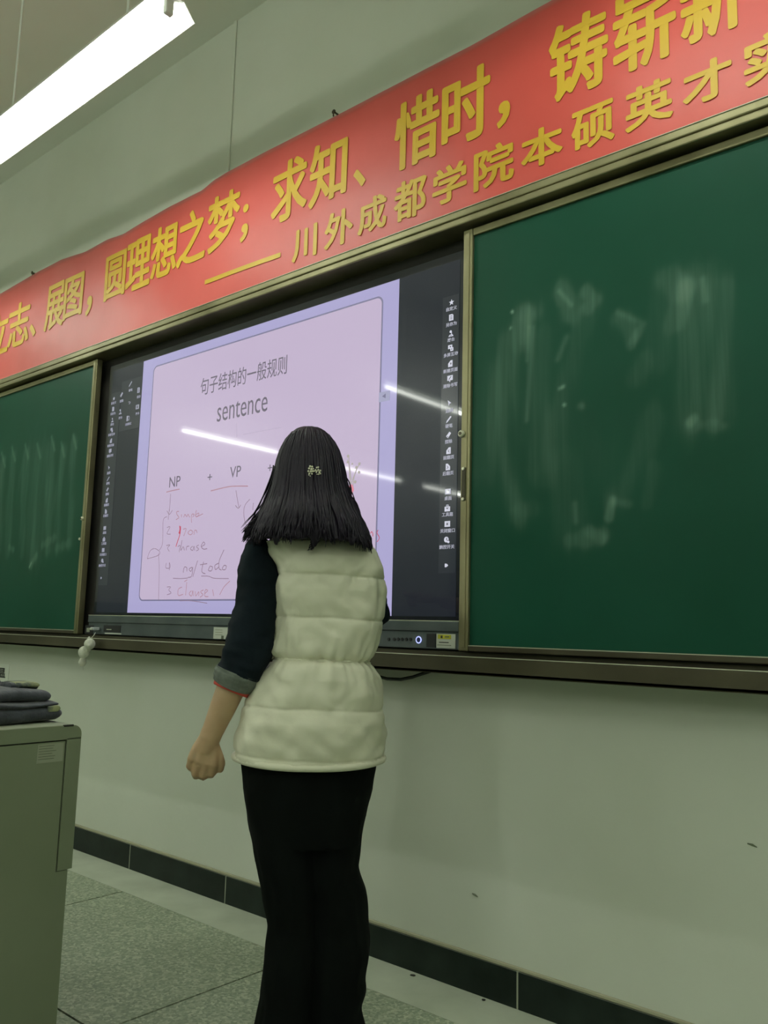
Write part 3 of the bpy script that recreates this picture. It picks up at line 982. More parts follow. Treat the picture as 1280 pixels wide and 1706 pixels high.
bx0, bx1, bz0 = -1.78, 3.35, zt + .003
nu, nv = 220, 26
V, Fc = [], []
for j in range(nv):
    for i in range(nu):
        x_ = bx0 + (bx1 - bx0) * i / (nu - 1)
        zt_ = float(np.interp(x_, TX, TZ))
        z_ = bz0 + (zt_ - bz0) * j / (nv - 1)
        V.append((x_, banner_y(x_, z_), z_))
n1 = len(V)
V += [(v_[0], v_[1] + .0015, v_[2]) for v_ in V]
for j in range(nv - 1):
    for i in range(nu - 1):
        q_ = (j * nu + i, j * nu + i + 1, (j + 1) * nu + i + 1, (j + 1) * nu + i)
        Fc += [q_, tuple(n1 + a_ for a_ in reversed(q_))]
for i in range(nu - 1):
    Fc.append(((nv - 1) * nu + i, (nv - 1) * nu + i + 1, n1 + (nv - 1) * nu + i + 1, n1 + (nv - 1) * nu + i))
me = bpy.data.meshes.new('banner')
me.from_pydata(V, [], Fc)
ban = link('banner', me, M_RED, smooth=True)
tag(ban, 'long red cloth banner with two rows of yellow characters above the blackboard', 'banner')
bfn = lambda x, z: (x, banner_y(x, z) - .0030, z)


def row_drop(x):
    return .0 if x > .8 else -.062 * ((.8 - x) / 2.1)


def glyph(chh, xp0, xp1, ztop, zbot, wt=.006, py=None):
    ym = py
    x0_, x1_ = at(xp0, ym, -.026)[0], at(xp1, ym, -.026)[0]
    dz = row_drop((x0_ + x1_) / 2)
    text_part(chh, 'character', M_YEL, ban, x0_ + wt, x1_ - wt, zbot + dz + wt, ztop + dz - wt, 0, .0, bfn, .001, weight=wt)


r1 = [('立', -22, 12, 570), ('志', 14, 48, 537), ('展', 75, 106, 510), ('图', 106.5, 137, 492), ('圆', 174, 208, 460), ('理', 210, 250, 438), ('想', 252, 295, 415), ('之', 296, 342, 393), ('梦', 345, 398, 370),
      ('求', 452, 511, 315), ('知', 515, 577, 285), ('惜', 656, 731, 218), ('时', 736, 816, 175), ('铸', 914, 1013, 92), ('崭', 1020, 1126, 45), ('新', 1132, 1240, 5)]
for c_, a_, b_, y_ in r1:
    big = .0062
    z1_, z0_ = (2.905, 2.643)
    if c_ in '图圆': z1_, z0_ = 2.895, 2.655
    glyph(c_, a_, b_, z1_, z0_, big, y_)
# punctuation, at its own size
for c_, a_, b_, yt, yb_ in (('、', 48, 58, 540, 560), ('，', 143, 151, 494, 524), ('●', 405.5, 412.5, 341, 352), ('，', 401, 411.5, 374, 401), ('、', 589, 607, 281, 310), ('，', 829, 848, 170, 209)):
    xm = (a_ + b_) / 2
    text_part(c_, 'punctuation', M_YEL, ban, at(a_, (yt + yb_) / 2, -.026)[0], at(b_, (yt + yb_) / 2, -.026)[0], at(xm, yb_, -.026)[2], at(xm, yt, -.026)[2], 0, .008, bfn, .001, weight=.004)
r2 = [('川', 487, 527, 405, 2.580, 2.446), ('外', 540, 587, 382, 2.592, 2.448), ('成', 596, 643, 357, 2.590, 2.455), ('都', 656, 709, 330, 2.600, 2.450), ('学', 720, 777, 298, 2.590, 2.455), ('院', 789, 856, 275, 2.595, 2.453),
      ('本', 868, 937, 243, 2.585, 2.460), ('硕', 951, 1023, 207, 2.590, 2.458), ('英', 1040, 1121, 175, 2.590, 2.458), ('才', 1136, 1219, 130, 2.582, 2.463), ('实', 1238, 1328, 88, 2.590, 2.458)]
for c_, a_, b_, y_, z1_, z0_ in r2:
    x0_, x1_ = at(a_, y_, -.026)[0], at(b_, y_, -.026)[0]
    text_part(c_, 'character', M_YEL, ban, x0_ + .004, x1_ - .004, z0_ + .004, z1_ - .004, 0, .0, bfn, .001, weight=.0042)
pa, pb = at(340, 470, -.026), at(467, 424, -.026)
V, Fc = grid(lambda i, j: bfn(pa[0] + (pb[0] - pa[0]) * i / 8, (pa[2] + (pb[2] - pa[2]) * i / 8) + (j - .5) * .020), 9, 2)
MB().add(V, Fc).build('dash', M_YEL, ban)

# ------------------------------------------------------------------ lamp over the board (in the picture)
LBZ = 3.0                      # height of the hood lips
la, lb = at_z(327, 41, LBZ), at_z(-2, 275, LBZ)
lx0, lx1, ly = lb[0], la[0], (la[1] + lb[1]) / 2 - .085


def hooded_lamp(root, length):
    """tube under a white winged reflector on two rods; origin at the middle of the mouth"""
    hl = length / 2
    out = [(-.086, 0), (-.04, .052), (.04, .052), (.086, 0)]
    inn = [(.083, 0), (.037, .049), (-.037, .049), (-.083, 0)]
    me_ = MB().prism(out + inn, lambda p_: (-hl, p_[0], p_[1]), lambda p_: (hl, p_[0], p_[1])).mesh('reflector')
    recalc(me_)
    link('reflector', me_, M_WHITE, root)
    MB().box(-hl + .01, hl - .01, -.03, .03, .048, .09, .004).build('housing', M_WHITE, root)
    MB().tube([(-hl + .04, 0, .012), (hl - .04, 0, .012)], .0145, 12).build('tube', M_TUBE, root)
    for s_ in (-1, 1):
        MB().box(s_ * (hl - .03) - .010, s_ * (hl - .03) + .010, -.014, .014, -.004, .048, .003).build('lamp_holder', M_WHITE, root)
        MB().tube([(s_ * hl * .6, 0, .085), (s_ * hl * .6, 0, CEIL - LBZ)], .005, 6).build('rod', M_WHITE, root)


def tube_lamp(root, length, dz, tube_mat, rods=0.0):
    hl = length / 2
    z = -dz
    MB().box(-hl, hl, -.02, .02, z + .036, z + .066, .005).build('housing', M_WHITE, root)
    MB().tube([(-hl + .03, 0, z), (hl - .03, 0, z)], .015, 14).build('tube', tube_mat, root, smooth=False)
    for s_ in (-1, 1):
        MB().box(s_ * (hl - .02) - .012, s_ * (hl - .02) + .012, -.016, .016, z - .018, z + .038, .003).build('end_cap', M_WHITE, root)
    if rods:
        for s_ in (-1, 1):
            MB().tube([(s_ * hl * .6, 0, z + .055), (s_ * hl * .6, 0, rods)], .005, 6).build('rod', M_WHITE, root)
    else:
        for s_ in (-1, 1):
            MB().box(s_ * hl * .6 - .03, s_ * hl * .6 + .03, -.03, .03, z + .055, 0).build('bracket', M_WHITE, root)


L1 = empty('board_lamp', ((lx0 + lx1) / 2, ly, LBZ), 0, 'lit white tube lamp hanging before the wall above the left end of the banner', 'lamp')
hooded_lamp(L1, lx1 - lx0)
for xx_, side_ in ((2.85, 'right'), (-1.75, 'left')):
    L2 = empty('board_lamp', (xx_, ly, LBZ), 0, 'hooded white tube lamp hanging in front of the %s chalkboard' % side_, 'lamp')
    hooded_lamp(L2, lx1 - lx0)
# classroom lamps hanging over the seats: behind the camera, seen as reflections in the display
LZ = 2.9
for xx, tx in ((-3.4, 'far left row'), (-.8, 'second row'), (1.8, 'third row'), (4.4, 'right row')):
    for yy, wh in ((-3.4, 'front'), (-5.5, 'middle'), (-7.2, 'rear')):
        r_ = empty('classroom_lamp', (xx, yy, LZ), math.pi / 2, 'hanging white tube lamp in the %s over the seats, %s one' % (tx, wh), 'lamp', 'classroom tube lamps')
        tube_lamp(r_, 1.3, .0, M_TUBE2, rods=CEIL - LZ)

# ------------------------------------------------------------------ lectern
DX, DY, DZ = 1.4606, -1.0346, .78
desk = empty('lectern', (DX - .35, DY - .55, 0), 0, 'greenish cream steel lectern cut off by the left edge of the photo', 'lectern')
dl = Vector(desk.location)


def deskpart(mb, name, mt):
    o = mb.build(name, mt, desk)
    o.location = -dl
    return o


pzt = at_x(112, 1232, DX)[2]
pzb = at_x(100, 1450, DX)[2]
gy = at_x(112, 1232, DX)[1]
zhb = at_x(126, 1445, DX)[2]
DB = DY - 1.15
DXB = DX - .72
# lower body, slightly inset
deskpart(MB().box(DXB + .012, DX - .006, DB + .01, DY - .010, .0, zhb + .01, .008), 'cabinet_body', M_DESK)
# upper housing: front plate with rounded top corner
r = .022
prof = [(DY, zhb), (DY, DZ - r)] + [(DY - r + r * math.cos(t_), DZ - r + r * math.sin(t_)) for t_ in np.linspace(0, math.pi / 2, 7)[1:]] + [(DB, DZ), (DB, zhb)]
up = MB().prism(prof, lambda p_: (DXB, p_[0], p_[1]), lambda p_: (DX - .010, p_[0], p_[1]))
deskpart(up, 'upper_housing', M_DESK)
# frame on the face around the recessed door
w_ = .010
fr = MB()
fprof = [(gy, pzb), (gy, pzt), (DB, pzt), (DB, DZ - .001)] + [(DY - r + r * math.cos(t_), DZ - r + r * math.sin(t_)) for t_ in np.linspace(math.pi / 2, 0, 7)] + [(DY, zhb), (gy, zhb)]
fr.box(DX - .0101, DX, gy, DY - .0, zhb, pzt + .002)
fr.prism([(DY, pzt), (DY, DZ - r)] + [(DY - r + r * math.cos(t_), DZ - r + r * math.sin(t_)) for t_ in np.linspace(0, math.pi / 2, 7)[1:]] + [(DB, DZ), (DB, pzt)],
         lambda p_: (DX - .0101, p_[0], p_[1]), lambda p_: (DX, p_[0], p_[1]))
deskpart(fr, 'face_frame', M_DESK)
deskpart(MB().box(DX - .0102, DX - .006, DB + .01, gy + .001, zhb - .0, pzt + .001), 'door_gap', M_GROOVE)
dpf = [(DB + .01, .02), (DY - .010, .02), (DY - .010, zhb - .002), (gy - .0035, zhb - .002), (gy - .0035, pzt - .0035), (DB + .01, pzt - .0035)]
fpm = MB().prism(dpf, lambda p_: (DX - .0105, p_[0], p_[1]), lambda p_: (DX - .0015, p_[0], p_[1])).mesh('front_panel')
recalc(fpm)
fo_ = link('front_panel', fpm, M_DESK, desk)
fo_.location = -dl
# top sheet, a touch lighter, with dark worn chip at the corner
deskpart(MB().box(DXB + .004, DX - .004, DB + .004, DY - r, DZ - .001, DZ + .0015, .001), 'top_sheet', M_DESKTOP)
deskpart(MB().box(DX - .006, DX + .0006, DY - .048, DY - .022, DZ - .003, DZ + .0018, .001), 'worn_corner', M_GROOVE)
yy0, yy1 = at_x(63, 1250, DX)[1], at_x(106, 1250, DX)[1]
z0_, z1_ = at_x(85, 1270, DX)[2], at_x(85, 1239, DX)[2]
st_ = deskpart(MB().box(DX - .002, DX - .0008, yy0, yy1, z0_, z1_), 'sticker', M_STICK)
for i in range(6):
    zz = z1_ - .004 - i * .006
    deskpart(MB().box(DX - .0012, DX - .0004, yy0 + .003, yy0 + (yy1 - yy0) * random.uniform(.55, .8), zz - .0012, zz), 'sticker_line', M_PRINT)

# folded navy cloth on the lectern
cl = empty('folded_jacket', (DX - .14, DY - .2, DZ + .0015), 0, 'folded dark navy patterned jacket lying on the lectern corner', 'jacket')
M_CLOTH = noisy(mat('navy_patterned_cloth', (.03, .04, .055), 0.8, sheen=.25), (.012, .017, .023), (.06, .068, .085), 11, 6, .38, .68, .7, 22, dist=.012)
M_CLOTH2 = noisy(mat('cloth_yellow_pattern', (.2, .22, .1), 0.8), (.05, .065, .06), (.30, .33, .17), 30, 5, .4, .6)


def fold(yend, z0, hgt, xc, hw, seed, mt=M_CLOTH, name='fold', tilt=0.0, ylen=.75):
    """a flattened roll along -y with a rounded end at yend (relative to cl)"""
    V = []
    nu_, nv_ = 40, 26
    for j in range(nu_ + 1):
        t = (j / nu_) ** 2.2
        # rounding at the end
        dist = t * ylen
        k_ = min(1, (dist + .0004) / (hgt * .6))
        e_ = math.sqrt(max(0, 1 - (1 - k_) ** 2)) if k_ < 1 else 1
        e_ = max(e_, .05)
        for i in range(nv_):
            a_ = 2 * math.pi * i / nv_
            ca, sa = math.cos(a_), math.sin(a_)
            X = xc + hw * math.copysign(abs(ca) ** .45, ca) * (.8 + .2 * e_)
            Z = hgt / 2 * math.copysign(abs(sa) ** .8, sa) * e_
            nn = noise.noise(Vector((X * 9 + seed, dist * 8, Z * 10 + seed)))
            wob = .010 * noise.noise(Vector((dist * 7 + seed, seed * 2.0, 0)))
            zz = z0 + hgt / 2 + Z * (1 + .35 * nn) + wob * (1 if z0 > .005 else 0) + tilt * dist
            V.append((X + .006 * nn, yend - dist, max(zz, .0004)))
    Fc = []
    for j in range(nu_):
        for i in range(nv_):
            i2 = (i + 1) % nv_
            Fc.append((j * nv_ + i, j * nv_ + i2, (j + 1) * nv_ + i2, (j + 1) * nv_ + i))
    Fc.append(tuple(range(nv_))[::-1])
    Fc.append(tuple(nu_ * nv_ + i for i in range(nv_)))
    me_ = MB().add(V, Fc).mesh(name)
    recalc(me_)
    return link(name, me_, mt, cl, smooth=True)


YE = at_x(113, 1180, DX - .05)[1] - cl.location[1]
fold(YE - .000, .000, .042, -.02, .10, 1)
fold(YE - .010, .037, .014, -.02, .095, 5)
fold(YE - .022, .047, .030, -.03, .085, 13)
fold(YE - .030, .070, .024, -.05, .05, 21, ylen=.075)
fold(YE - .014, .026, .016, .0775, .004, 33, M_CLOTH2, 'yellow_pattern', ylen=.030)
fold(YE - .036, .080, .014, -.03, .045, 37, M_CLOTH2, 'yellow_pattern', ylen=.055)

# ------------------------------------------------------------------ paper notice low on the wall at far left
pA, pB = at(-26, 1103, -.003), at(11, 1158, -.003)
nt_ = MB().box(pA[0], pB[0], -.0025, 0, pB[2], pA[2]).build('wall_notice', M_PAPER)
tag(nt_, 'white paper notice with large black characters on the wall at the left edge', 'notice')
for ch_, y0_, y1_ in (('温', 1112, 1128.5), ('度', 1134, 1151)):
    text_part(ch_, 'character', M_DARKP, nt_, at(-8, 1120, -.003)[0], at(9, 1120, -.003)[0], at(0, y1_, -.003)[2], at(0, y0_, -.003)[2], -.0034, .008, weight=.0015)

# ------------------------------------------------------------------ USB stick with plush charm at the display's lower left
pc = at(160, 1048, YS - .03)
u = empty('usb_stick', pc, 0, 'small pale stick plugged into the display bezel at its lower left, above the white charm', 'usb stick')
MB().box(-.016, .012, -.020, .012, -.006, .008, .003).build('shell', M_USB, u)
MB().box(-.010, .008, -.026, -.019, -.004, .005, .002).build('cap', M_STICKW, u)
ca = at(147, 1086, YT - .036)
ck = empty('plush_charm', ca, 0, 'small white plush animal charm with ears dangling below the display corner', 'charm')
q = lambda px, py, dy=0.0: Vector(at(px, py, YT - .036 + dy)) - Vector(ca)
hd_ = MB()
c1 = q(149.5, 1073)
hd_.ball(c1, (.026, .023, .024), 16, 12)
hd_.ball(c1 + Vector((-.008, 0, .022)), (.009, .007, .010), 10, 8)
hd_.ball(c1 + Vector((.018, 0, .012)), (.009, .007, .010), 10, 8)
hd_.ball(c1 + Vector((.016, -.012, -.005)), (.011, .012, .009), 10, 8)
hd_.build('head', M_PLUSH, ck, smooth=True)
MB().ball(q(140, 1086.5), (.028, .023, .026), 16, 12).ball(q(145, 1081), (.018, .017, .018)).build('body', M_PLUSH, ck, smooth=True)
lg = MB()
lg.tube([q(140, 1093), q(138.5, 1098), q(137, 1104), q(137, 1110)], [.007, .013, .0185, .008], 12)
lg.build('leg', M_PLUSH, ck, smooth=True)
MB().tube([q(138, 1109), q(139, 1117)], [.0015, .0008], 6).build('tassel', M_PLUSH, ck)
MB().tube([q(149.5, 1066), q(153, 1062), q(156, 1059, .0), q(159, 1054, .06)], .0014, 6).build('string', M_CHIP, ck)

# cable under the tray
cb = MB()
pts = [at(x_, y_, -.03) for x_, y_ in ((718, 1118), (705, 1122), (688, 1128), (668, 1132), (645, 1131), (620, 1124), (600, 1115), (590, 1106))]
cb.tube(pts, .0052, 8)
tag(cb.build('cable', M_CABLE, smooth=True), 'black cable sagging out from under the chalk tray beside the person', 'cable')


# bits on the floor by the skirting
def chip(name, px, py, sx, sy, sz, rz, label, mt=M_CHIP, Z=0.0, tube=False, cat='chalk piece'):
    p_ = at_z(px, py, Z)
    mb = MB()
    if tube:
        mb.tube([(-sx / 2, 0, sy / 2), (0, 0, sy / 2 + .0005), (sx / 2, 0, sy / 2)], [sy / 2 * .8, sy / 2, sy / 2 * .85], 8)
    else:
        bm = bmesh.new()
        bmesh.ops.create_icosphere(bm, subdivisions=1, radius=1)
        mb.add([(v_.co.x * sx / 2 * random.uniform(.8, 1.1), v_.co.y * sy / 2 * random.uniform(.7, 1.1), max(0, (v_.co.z + .9) * sz / 2)) for v_ in bm.verts], [[v_.index for v_ in f_.verts] for f_ in bm.faces])
        bm.free()
    o = mb.build(name, mt, None, (p_[0], p_[1], Z))
    o.rotation_euler = (0, 0, rz)
    tag(o, label, cat)


chip('chalk_piece', 265, 1464, .022, .010, .010, .5, 'white chalk piece by the second skirting tile left of the person')
chip('chalk_piece', 373, 1503, .022, .014, .012, .1, 'white chalk crumb under the skirting joint nearest the person')
chip('plaster_sliver', 668, 1610, .14, .008, .006, 0.05, 'long pale sliver lying along the skirting right of the trousers', tube=True, cat='debris')
chip('dust_clump', 688, 1626, .022, .012, .005, .3, 'small dark dust clump on the cement border right of the trousers', M_GROOVE, cat='debris')
chip('dust_clump', 806, 1667, .014, .010, .005, .3, 'tiny dark dust clump near the bottom, left of the right skirting joint', M_GROOVE, cat='debris')
# chalk on the tray
for px, py, ln, lab in ((805, 1083.5, .06, 'flat white chalk stub in the tray under the right board'), (884, 1094, .012, 'tiny white chalk crumb in the tray, left one of two'), (890, 1094.5, .010, 'tiny white chalk crumb in the tray, right one of two')):
    p_ = at(px, py, YT + .03)
    z_ = zl - .008
    p_ = at_z(px, py, z_)
    py_ = min(max(p_[1], YT + .02), YF + .03)
    o = MB().tube([(0, 0, .004), (ln / 2, 0, .0045), (ln, 0, .004)], [.0035, .0042, .0038], 8).build('chalk_piece', M_CHIP, None, (p_[0], py_, z_))
    tag(o, lab, 'chalk piece')
p_ = at(122, 1058, YT)
tag(MB().box(-.02, .02, -.004, .004, 0, .009, .003).build('chalk_piece', M_CHIP, None, (p_[0], YT + .03, zl - .008)), 'pale chalk stub in the tray at the foot of the left board stile', 'chalk piece')

# scuffs on the wall: thin chipped plaster flakes
for px, py, ln in ((792, 1491, .020), (1254, 1408, .022)):
    p_ = at(px, py, 0)
    o = MB().tube([(-ln / 2, -.001, .002), (0, -.002, .001), (ln / 2, -.001, -.003)], [.0015, .0028, .001], 6).build('wall_chip', M_PRINT, None, (p_[0], 0, p_[2]))
    tag(o, 'small dark chip in the wall paint ' + ('right of the trousers' if px < 900 else 'at the right edge of the photo'), 'paint chip')

# ------------------------------------------------------------------ the person
PX, PY = 1.8247, -.5682
HEAD = math.atan2(-(PX - CX), PY - CY)
person = empty('person', (PX, PY, 0), HEAD, 'person seen from behind in a cream quilted vest and black trousers, facing the display', 'person')
EX = np.array([math.cos(HEAD), math.sin(HEAD), 0])
EF = np.array([-math.sin(HEAD), math.cos(HEAD), 0])
P0 = np.array([PX, PY, 0.0])


def pl(px, py, fwd=0.0):
    """local (right, forward, up) of the point seen at a pixel, at a forward offset"""
    d_ = ray(px, py)
    t = ((P0 - CAM) @ EF + fwd) / (d_ @ EF)
    p_ = CAM + d_ * t - P0
    return np.array([p_ @ EX, fwd, p_[2]])


def bake(mb, name, mt, parent, mods, smooth=True):
    me_ = mb.mesh(name)
    recalc(me_)
    o = bpy.data.objects.new(name, me_)
    COL.objects.link(o)
    for ty, kw in mods:
        md = o.modifiers.new(ty, ty)
        for k_, v_ in kw.items():
            setattr(md, k_, v_)
    dg = bpy.context.evaluated_depsgraph_get()
    new = bpy.data.meshes.new_from_object(o.evaluated_get(dg))
    bpy.data.objects.remove(o)
    new.materials.clear()
    return link(name, new, mt, parent, smooth=smooth)


def v3(*a_): return Vector(a_)


# --- body: one continuous skin surface
B = MB()
ch0 = pl(512, 783)
hx, hz = ch0[0] + .004, ch0[2] + .0
# skull, jaw
B.ball((hx, .035, hz), (.070, .086, .088), 24, 18)
B.ball((hx, .070, hz - .055), (.050, .052, .052), 20, 14)
B.ball((hx, .118, hz - .088), (.020, .018, .018), 14, 10)              # chin
B.tube([(hx, .122, hz + .005), (hx, .134, hz - .018), (hx, .140, hz - .030)], [.007, .010, .012], 10)   # nose
B.ball((hx, .118, hz - .058), (.021, .012, .007), 14, 8)              # lips
B.ball((hx, .117, hz - .066), (.018, .012, .007), 14, 8)
for s_ in (-1, 1):
    B.ball((hx + s_ * .040, .090, hz - .035), (.022, .022, .024), 12, 10)    # cheeks
    B.ball((hx + s_ * .028, .106, hz + .014), (.022, .012, .006), 12, 8)     # brows
    B.ball((hx + s_ * .071, .035, hz - .012), (.009, .018, .030), 12, 10)    # ears
# neck, torso
zsh = pl(512, 905)[2]
zw = pl(536, 1100)[2]
zh = pl(512, 1262)[2]
B.tube([(hx, .035, hz - .03), (.0, .02, zsh + .03), (.0, .01, zsh - .02)], [.048, .048, .060], 18)


def torso_ring(z, xl, xr, dep, n=28, f=0.0):
    cx_, hw_ = (xl + xr) / 2, (xr - xl) / 2
    return [(cx_ + hw_ * math.cos(2 * math.pi * k_ / n), f + dep * math.sin(2 * math.pi * k_ / n), z) for k_ in range(n)]


secs = [(zsh + .005, -.06, .08, .045), (zsh - .03, -.10, .12, .055), (zsh - .08, -.088, .140, .070), (zsh - .18, -.07, .140, .078), (zw, -.075, .115, .070), (zw - .09, -.10, .12, .080), (zh + .04, -.125, .115, .085), (zh - .06, -.12, .105, .075)]
V = [p_ for s_ in secs for p_ in torso_ring(*s_)]
Fc = [tuple(range(28))] + [tuple((len(secs) - 1) * 28 + k_ for k_ in range(28))]
for j in range(len(secs) - 1):
    for k_ in range(28):
        k2 = (k_ + 1) % 28
        Fc.append((j * 28 + k_, j * 28 + k2, (j + 1) * 28 + k2, (j + 1) * 28 + k_))
B.add(V, Fc)
# legs
for s_, lx_ in ((-1, -.075), (1, .068)):
    B.tube([(lx_ * .85, 0, zh - .02), (lx_ * .8, .0, .62), (lx_ * .75, .012, .40), (lx_ * .85, -.012, .28), (lx_, -.01, .08), (lx_, -.005, .05)], [.062, .052, .040, .042, .028, .032], 16)
    B.tube([(lx_, -.03, .035), (lx_ + s_ * .008, .06, .035), (lx_ + s_ * .012, .13, .022)], [.030, .032, .020], 12)
# left arm
SH = v3(*pl(436, 925, -.005))
EL = v3(*pl(410, 1088, -.03))
WR = v3(*pl(349, 1231, -.02))
B.tube([SH, SH.lerp(EL, .3), SH.lerp(EL, .7), EL, EL.lerp(WR, .3), EL.lerp(WR, .62), WR.lerp(EL, .08), WR],
       [.030, .034, .034, .037, .039, .034, .0275, .0275], 18)
DN0 = (v3(*pl(337, 1272, -.02)) - WR).normalized()
B.tube([WR - DN0 * .02, WR + DN0 * .012, WR + DN0 * .035], [.027, .0245, .018], 18)
# left hand: palm with its back to the camera, fingers curled away
PPX = 673.0
DN = (v3(*pl(337, 1272, -.02)) - WR).normalized()          # down the hand
RT_ = v3(1, 0, 0)
RT_ = (RT_ - DN * RT_.dot(DN)).normalized()                # towards the thumb / the body
FW = v3(0, 1, 0)                                           # away from the camera: palm side
FW = (FW - DN * FW.dot(DN) - RT_ * FW.dot(RT_)).normalized()


def hp(r_, d_, f_): return WR + RT_ * r_ + DN * d_ + FW * f_


for r0_, r1_, ra, rb in ((-.020, -.029, .0125, .0125), (-.006, -.010, .014, .0145), (.007, .009, .014, .0145), (.015, .026, .0125, .0135)):
    B.tube([hp(r0_ * .45, -.022, .0), hp(r0_ * .75, .002, .0), hp((r0_ + r1_) / 2, .030, .002), hp(r1_, .062, .004)], [ra * .9, ra * 1.08, ra * 1.05, rb], 12)
B.ball(hp(.018, .026, .010), (.018, .016, .024), 12, 10)    # thenar mass
# fingers: knuckle, first segment down, second forward, third back up
FI = [(-.030, .058, .0098, .85), (-.011, .066, .0106, 1.10), (.009, .064, .0110, 1.08), (.028, .058, .0108, .98)]
for r_, d_, fr_, ln in FI:
    k0 = hp(r_, d_, .004)
    k1 = hp(r_ * 1.0 + .000, d_ + .026 * ln, .016)
    k2_ = hp(r_ * .92, d_ + .034 * ln, .036)
    k3 = hp(r_ * .88, d_ + .022 * ln, .052)
    B.tube([k0, k0.lerp(k1, .5), k1, k1.lerp(k2_, .5), k2_, k3.lerp(k2_, .4), k3], [fr_ * 1.12, fr_, fr_ * 1.06, fr_ * .9, fr_ * .95, fr_ * .84, fr_ * .6], 10)
# thumb from the side of the palm near its base, pointing down and forward
B.tube([hp(.020, .020, .006), hp(.035, .038, .012), hp(.045, .054, .018), hp(.046, .070, .022), hp(.045, .078, .024)], [.014, .0125, .0112, .0098, .006], 12)
# right arm: raised forward in front of the body, forefinger towards the screen
SR = v3(*pl(598, 938, .01))
ER = v3(*pl(624, 1022, .07))
WRR = v3(ER.x - .11, .30, ER.z + .06)
B.tube([SR, SR.lerp(ER, .5), ER, ER.lerp(WRR, .4), WRR], [.032, .032, .030, .030, .023], 16)
dr = (WRR - ER).normalized()
sd = dr.cross(v3(0, 0, 1)).normalized()
un = sd.cross(dr)
for k_, (o_, ln) in enumerate(((-.024, .055), (-.008, .062), (.008, .066), (.024, .060))):
    a0_ = WRR + sd * o_ * .5
    a1_ = WRR + dr * .07 + sd * o_
    cur = .3 if k_ == 3 else 1.0
    B.tube([a0_, a1_, a1_ + dr * ln * .45 - un * .006 * cur, a1_ + dr * ln * (.45 + .3 / (cur + .2)) - un * .028 * cur, a1_ + dr * ln * (.5 + .45 * (1 - cur)) - un * .045 * cur], [.012, .0125, .010, .009, .007], 10)
B.tube([WRR + dr * .015 - sd * .0 + sd * .018, WRR + dr * .045 + sd * .040 - un * .01, WRR + dr * .075 + sd * .040 - un * .02], [.013, .011, .008], 10)
body = bake(B, 'body', M_SKIN, person, [('REMESH', dict(mode='VOXEL', voxel_size=.0042)), ('SMOOTH', dict(factor=.5, iterations=3))])
eyes = M_STICKW
for s_ in (-1, 1):
    MB().ball((hx + s_ * .029, .107, hz + .001), .0125, 14, 10).build('eye', eyes, person, smooth=True)
    MB().ball((hx + s_ * .029, .1165, hz + .001), (.0055, .004, .0055), 10, 8).build('iris', M_DARKP, person, smooth=True)


# --- lofted clothing
def loft(rows, dep, fcen, n=96, nz=120, disp=None, power=2.3, closed_top=False):
    """rows: (py, pxl, pxr); dep/fcen functions of py. Returns MB"""
    R_ = []
    for py_, a_, b_ in rows:
        f_ = fcen(py_)
        l_, r_ = pl(a_, py_, f_), pl(b_, py_, f_)
        R_.append((py_, l_[0], r_[0], (l_[2] + r_[2]) / 2))
    R_ = np.array(R_)
    pys = np.linspace(R_[0, 0], R_[-1, 0], nz)
    from_ = lambda c_: np.interp(pys, R_[:, 0], R_[:, c_])
    XL, XR, ZZ = from_(1), from_(2), from_(3)
    # smooth the outline a little
    ker = np.array([.25, .5, .25])
    for _ in range(2):
        for A_ in (XL, XR):
            A_[1:-1] = np.convolve(A_, ker, 'valid')
    V = []
    for j in range(nz):
        cx_, hw_ = (XL[j] + XR[j]) / 2, (XR[j] - XL[j]) / 2
        d_, f_ = dep(pys[j]), fcen(pys[j])
        for i in range(n):
            a_ = 2 * math.pi * i / n
            ca_, sa_ = math.cos(a_), math.sin(a_)
            ux, uy = math.copysign(abs(ca_) ** (2 / power), ca_), math.copysign(abs(sa_) ** (2 / power), sa_)
            dd = disp(a_, pys[j], cx_ + hw_ * ux, ZZ[j]) if disp else (0, 0)
            V.append((cx_ + hw_ * ux + ca_ * dd[0], f_ + d_ * uy + sa_ * dd[0], ZZ[j] + dd[1]))
    Fc = []
    for j in range(nz - 1):
        for i in range(n):
            i2 = (i + 1) % n
            Fc.append((j * n + i, j * n + i2, (j + 1) * n + i2, (j + 1) * n + i))
    return V, Fc, n, nz


# vest
VR = [(890, 492, 560), (896, 460, 596), (902, 444, 608), (910, 449, 618), (925, 452, 629), (950, 458, 637), (985, 461, 639), (1020, 463, 638), (1045, 461, 634), (1062, 459, 629), (1085, 456, 620), (1098, 455, 616),
      (1112, 446, 622), (1125, 436, 630), (1140, 425, 634), (1180, 407, 637), (1220, 396, 639), (1250, 389, 641), (1264, 388, 641)]
seams = [892, 962, 1031, 1099, 1177, 1252, 1266]
vdep = lambda py_: float(np.interp(py_, [890, 900, 930, 985, 1060, 1098, 1130, 1200, 1264], [.045, .070, .100, .112, .105, .098, .118, .134, .136]))
vf = lambda py_: float(np.interp(py_, [890, 930, 1264], [.0, .0, .0]))


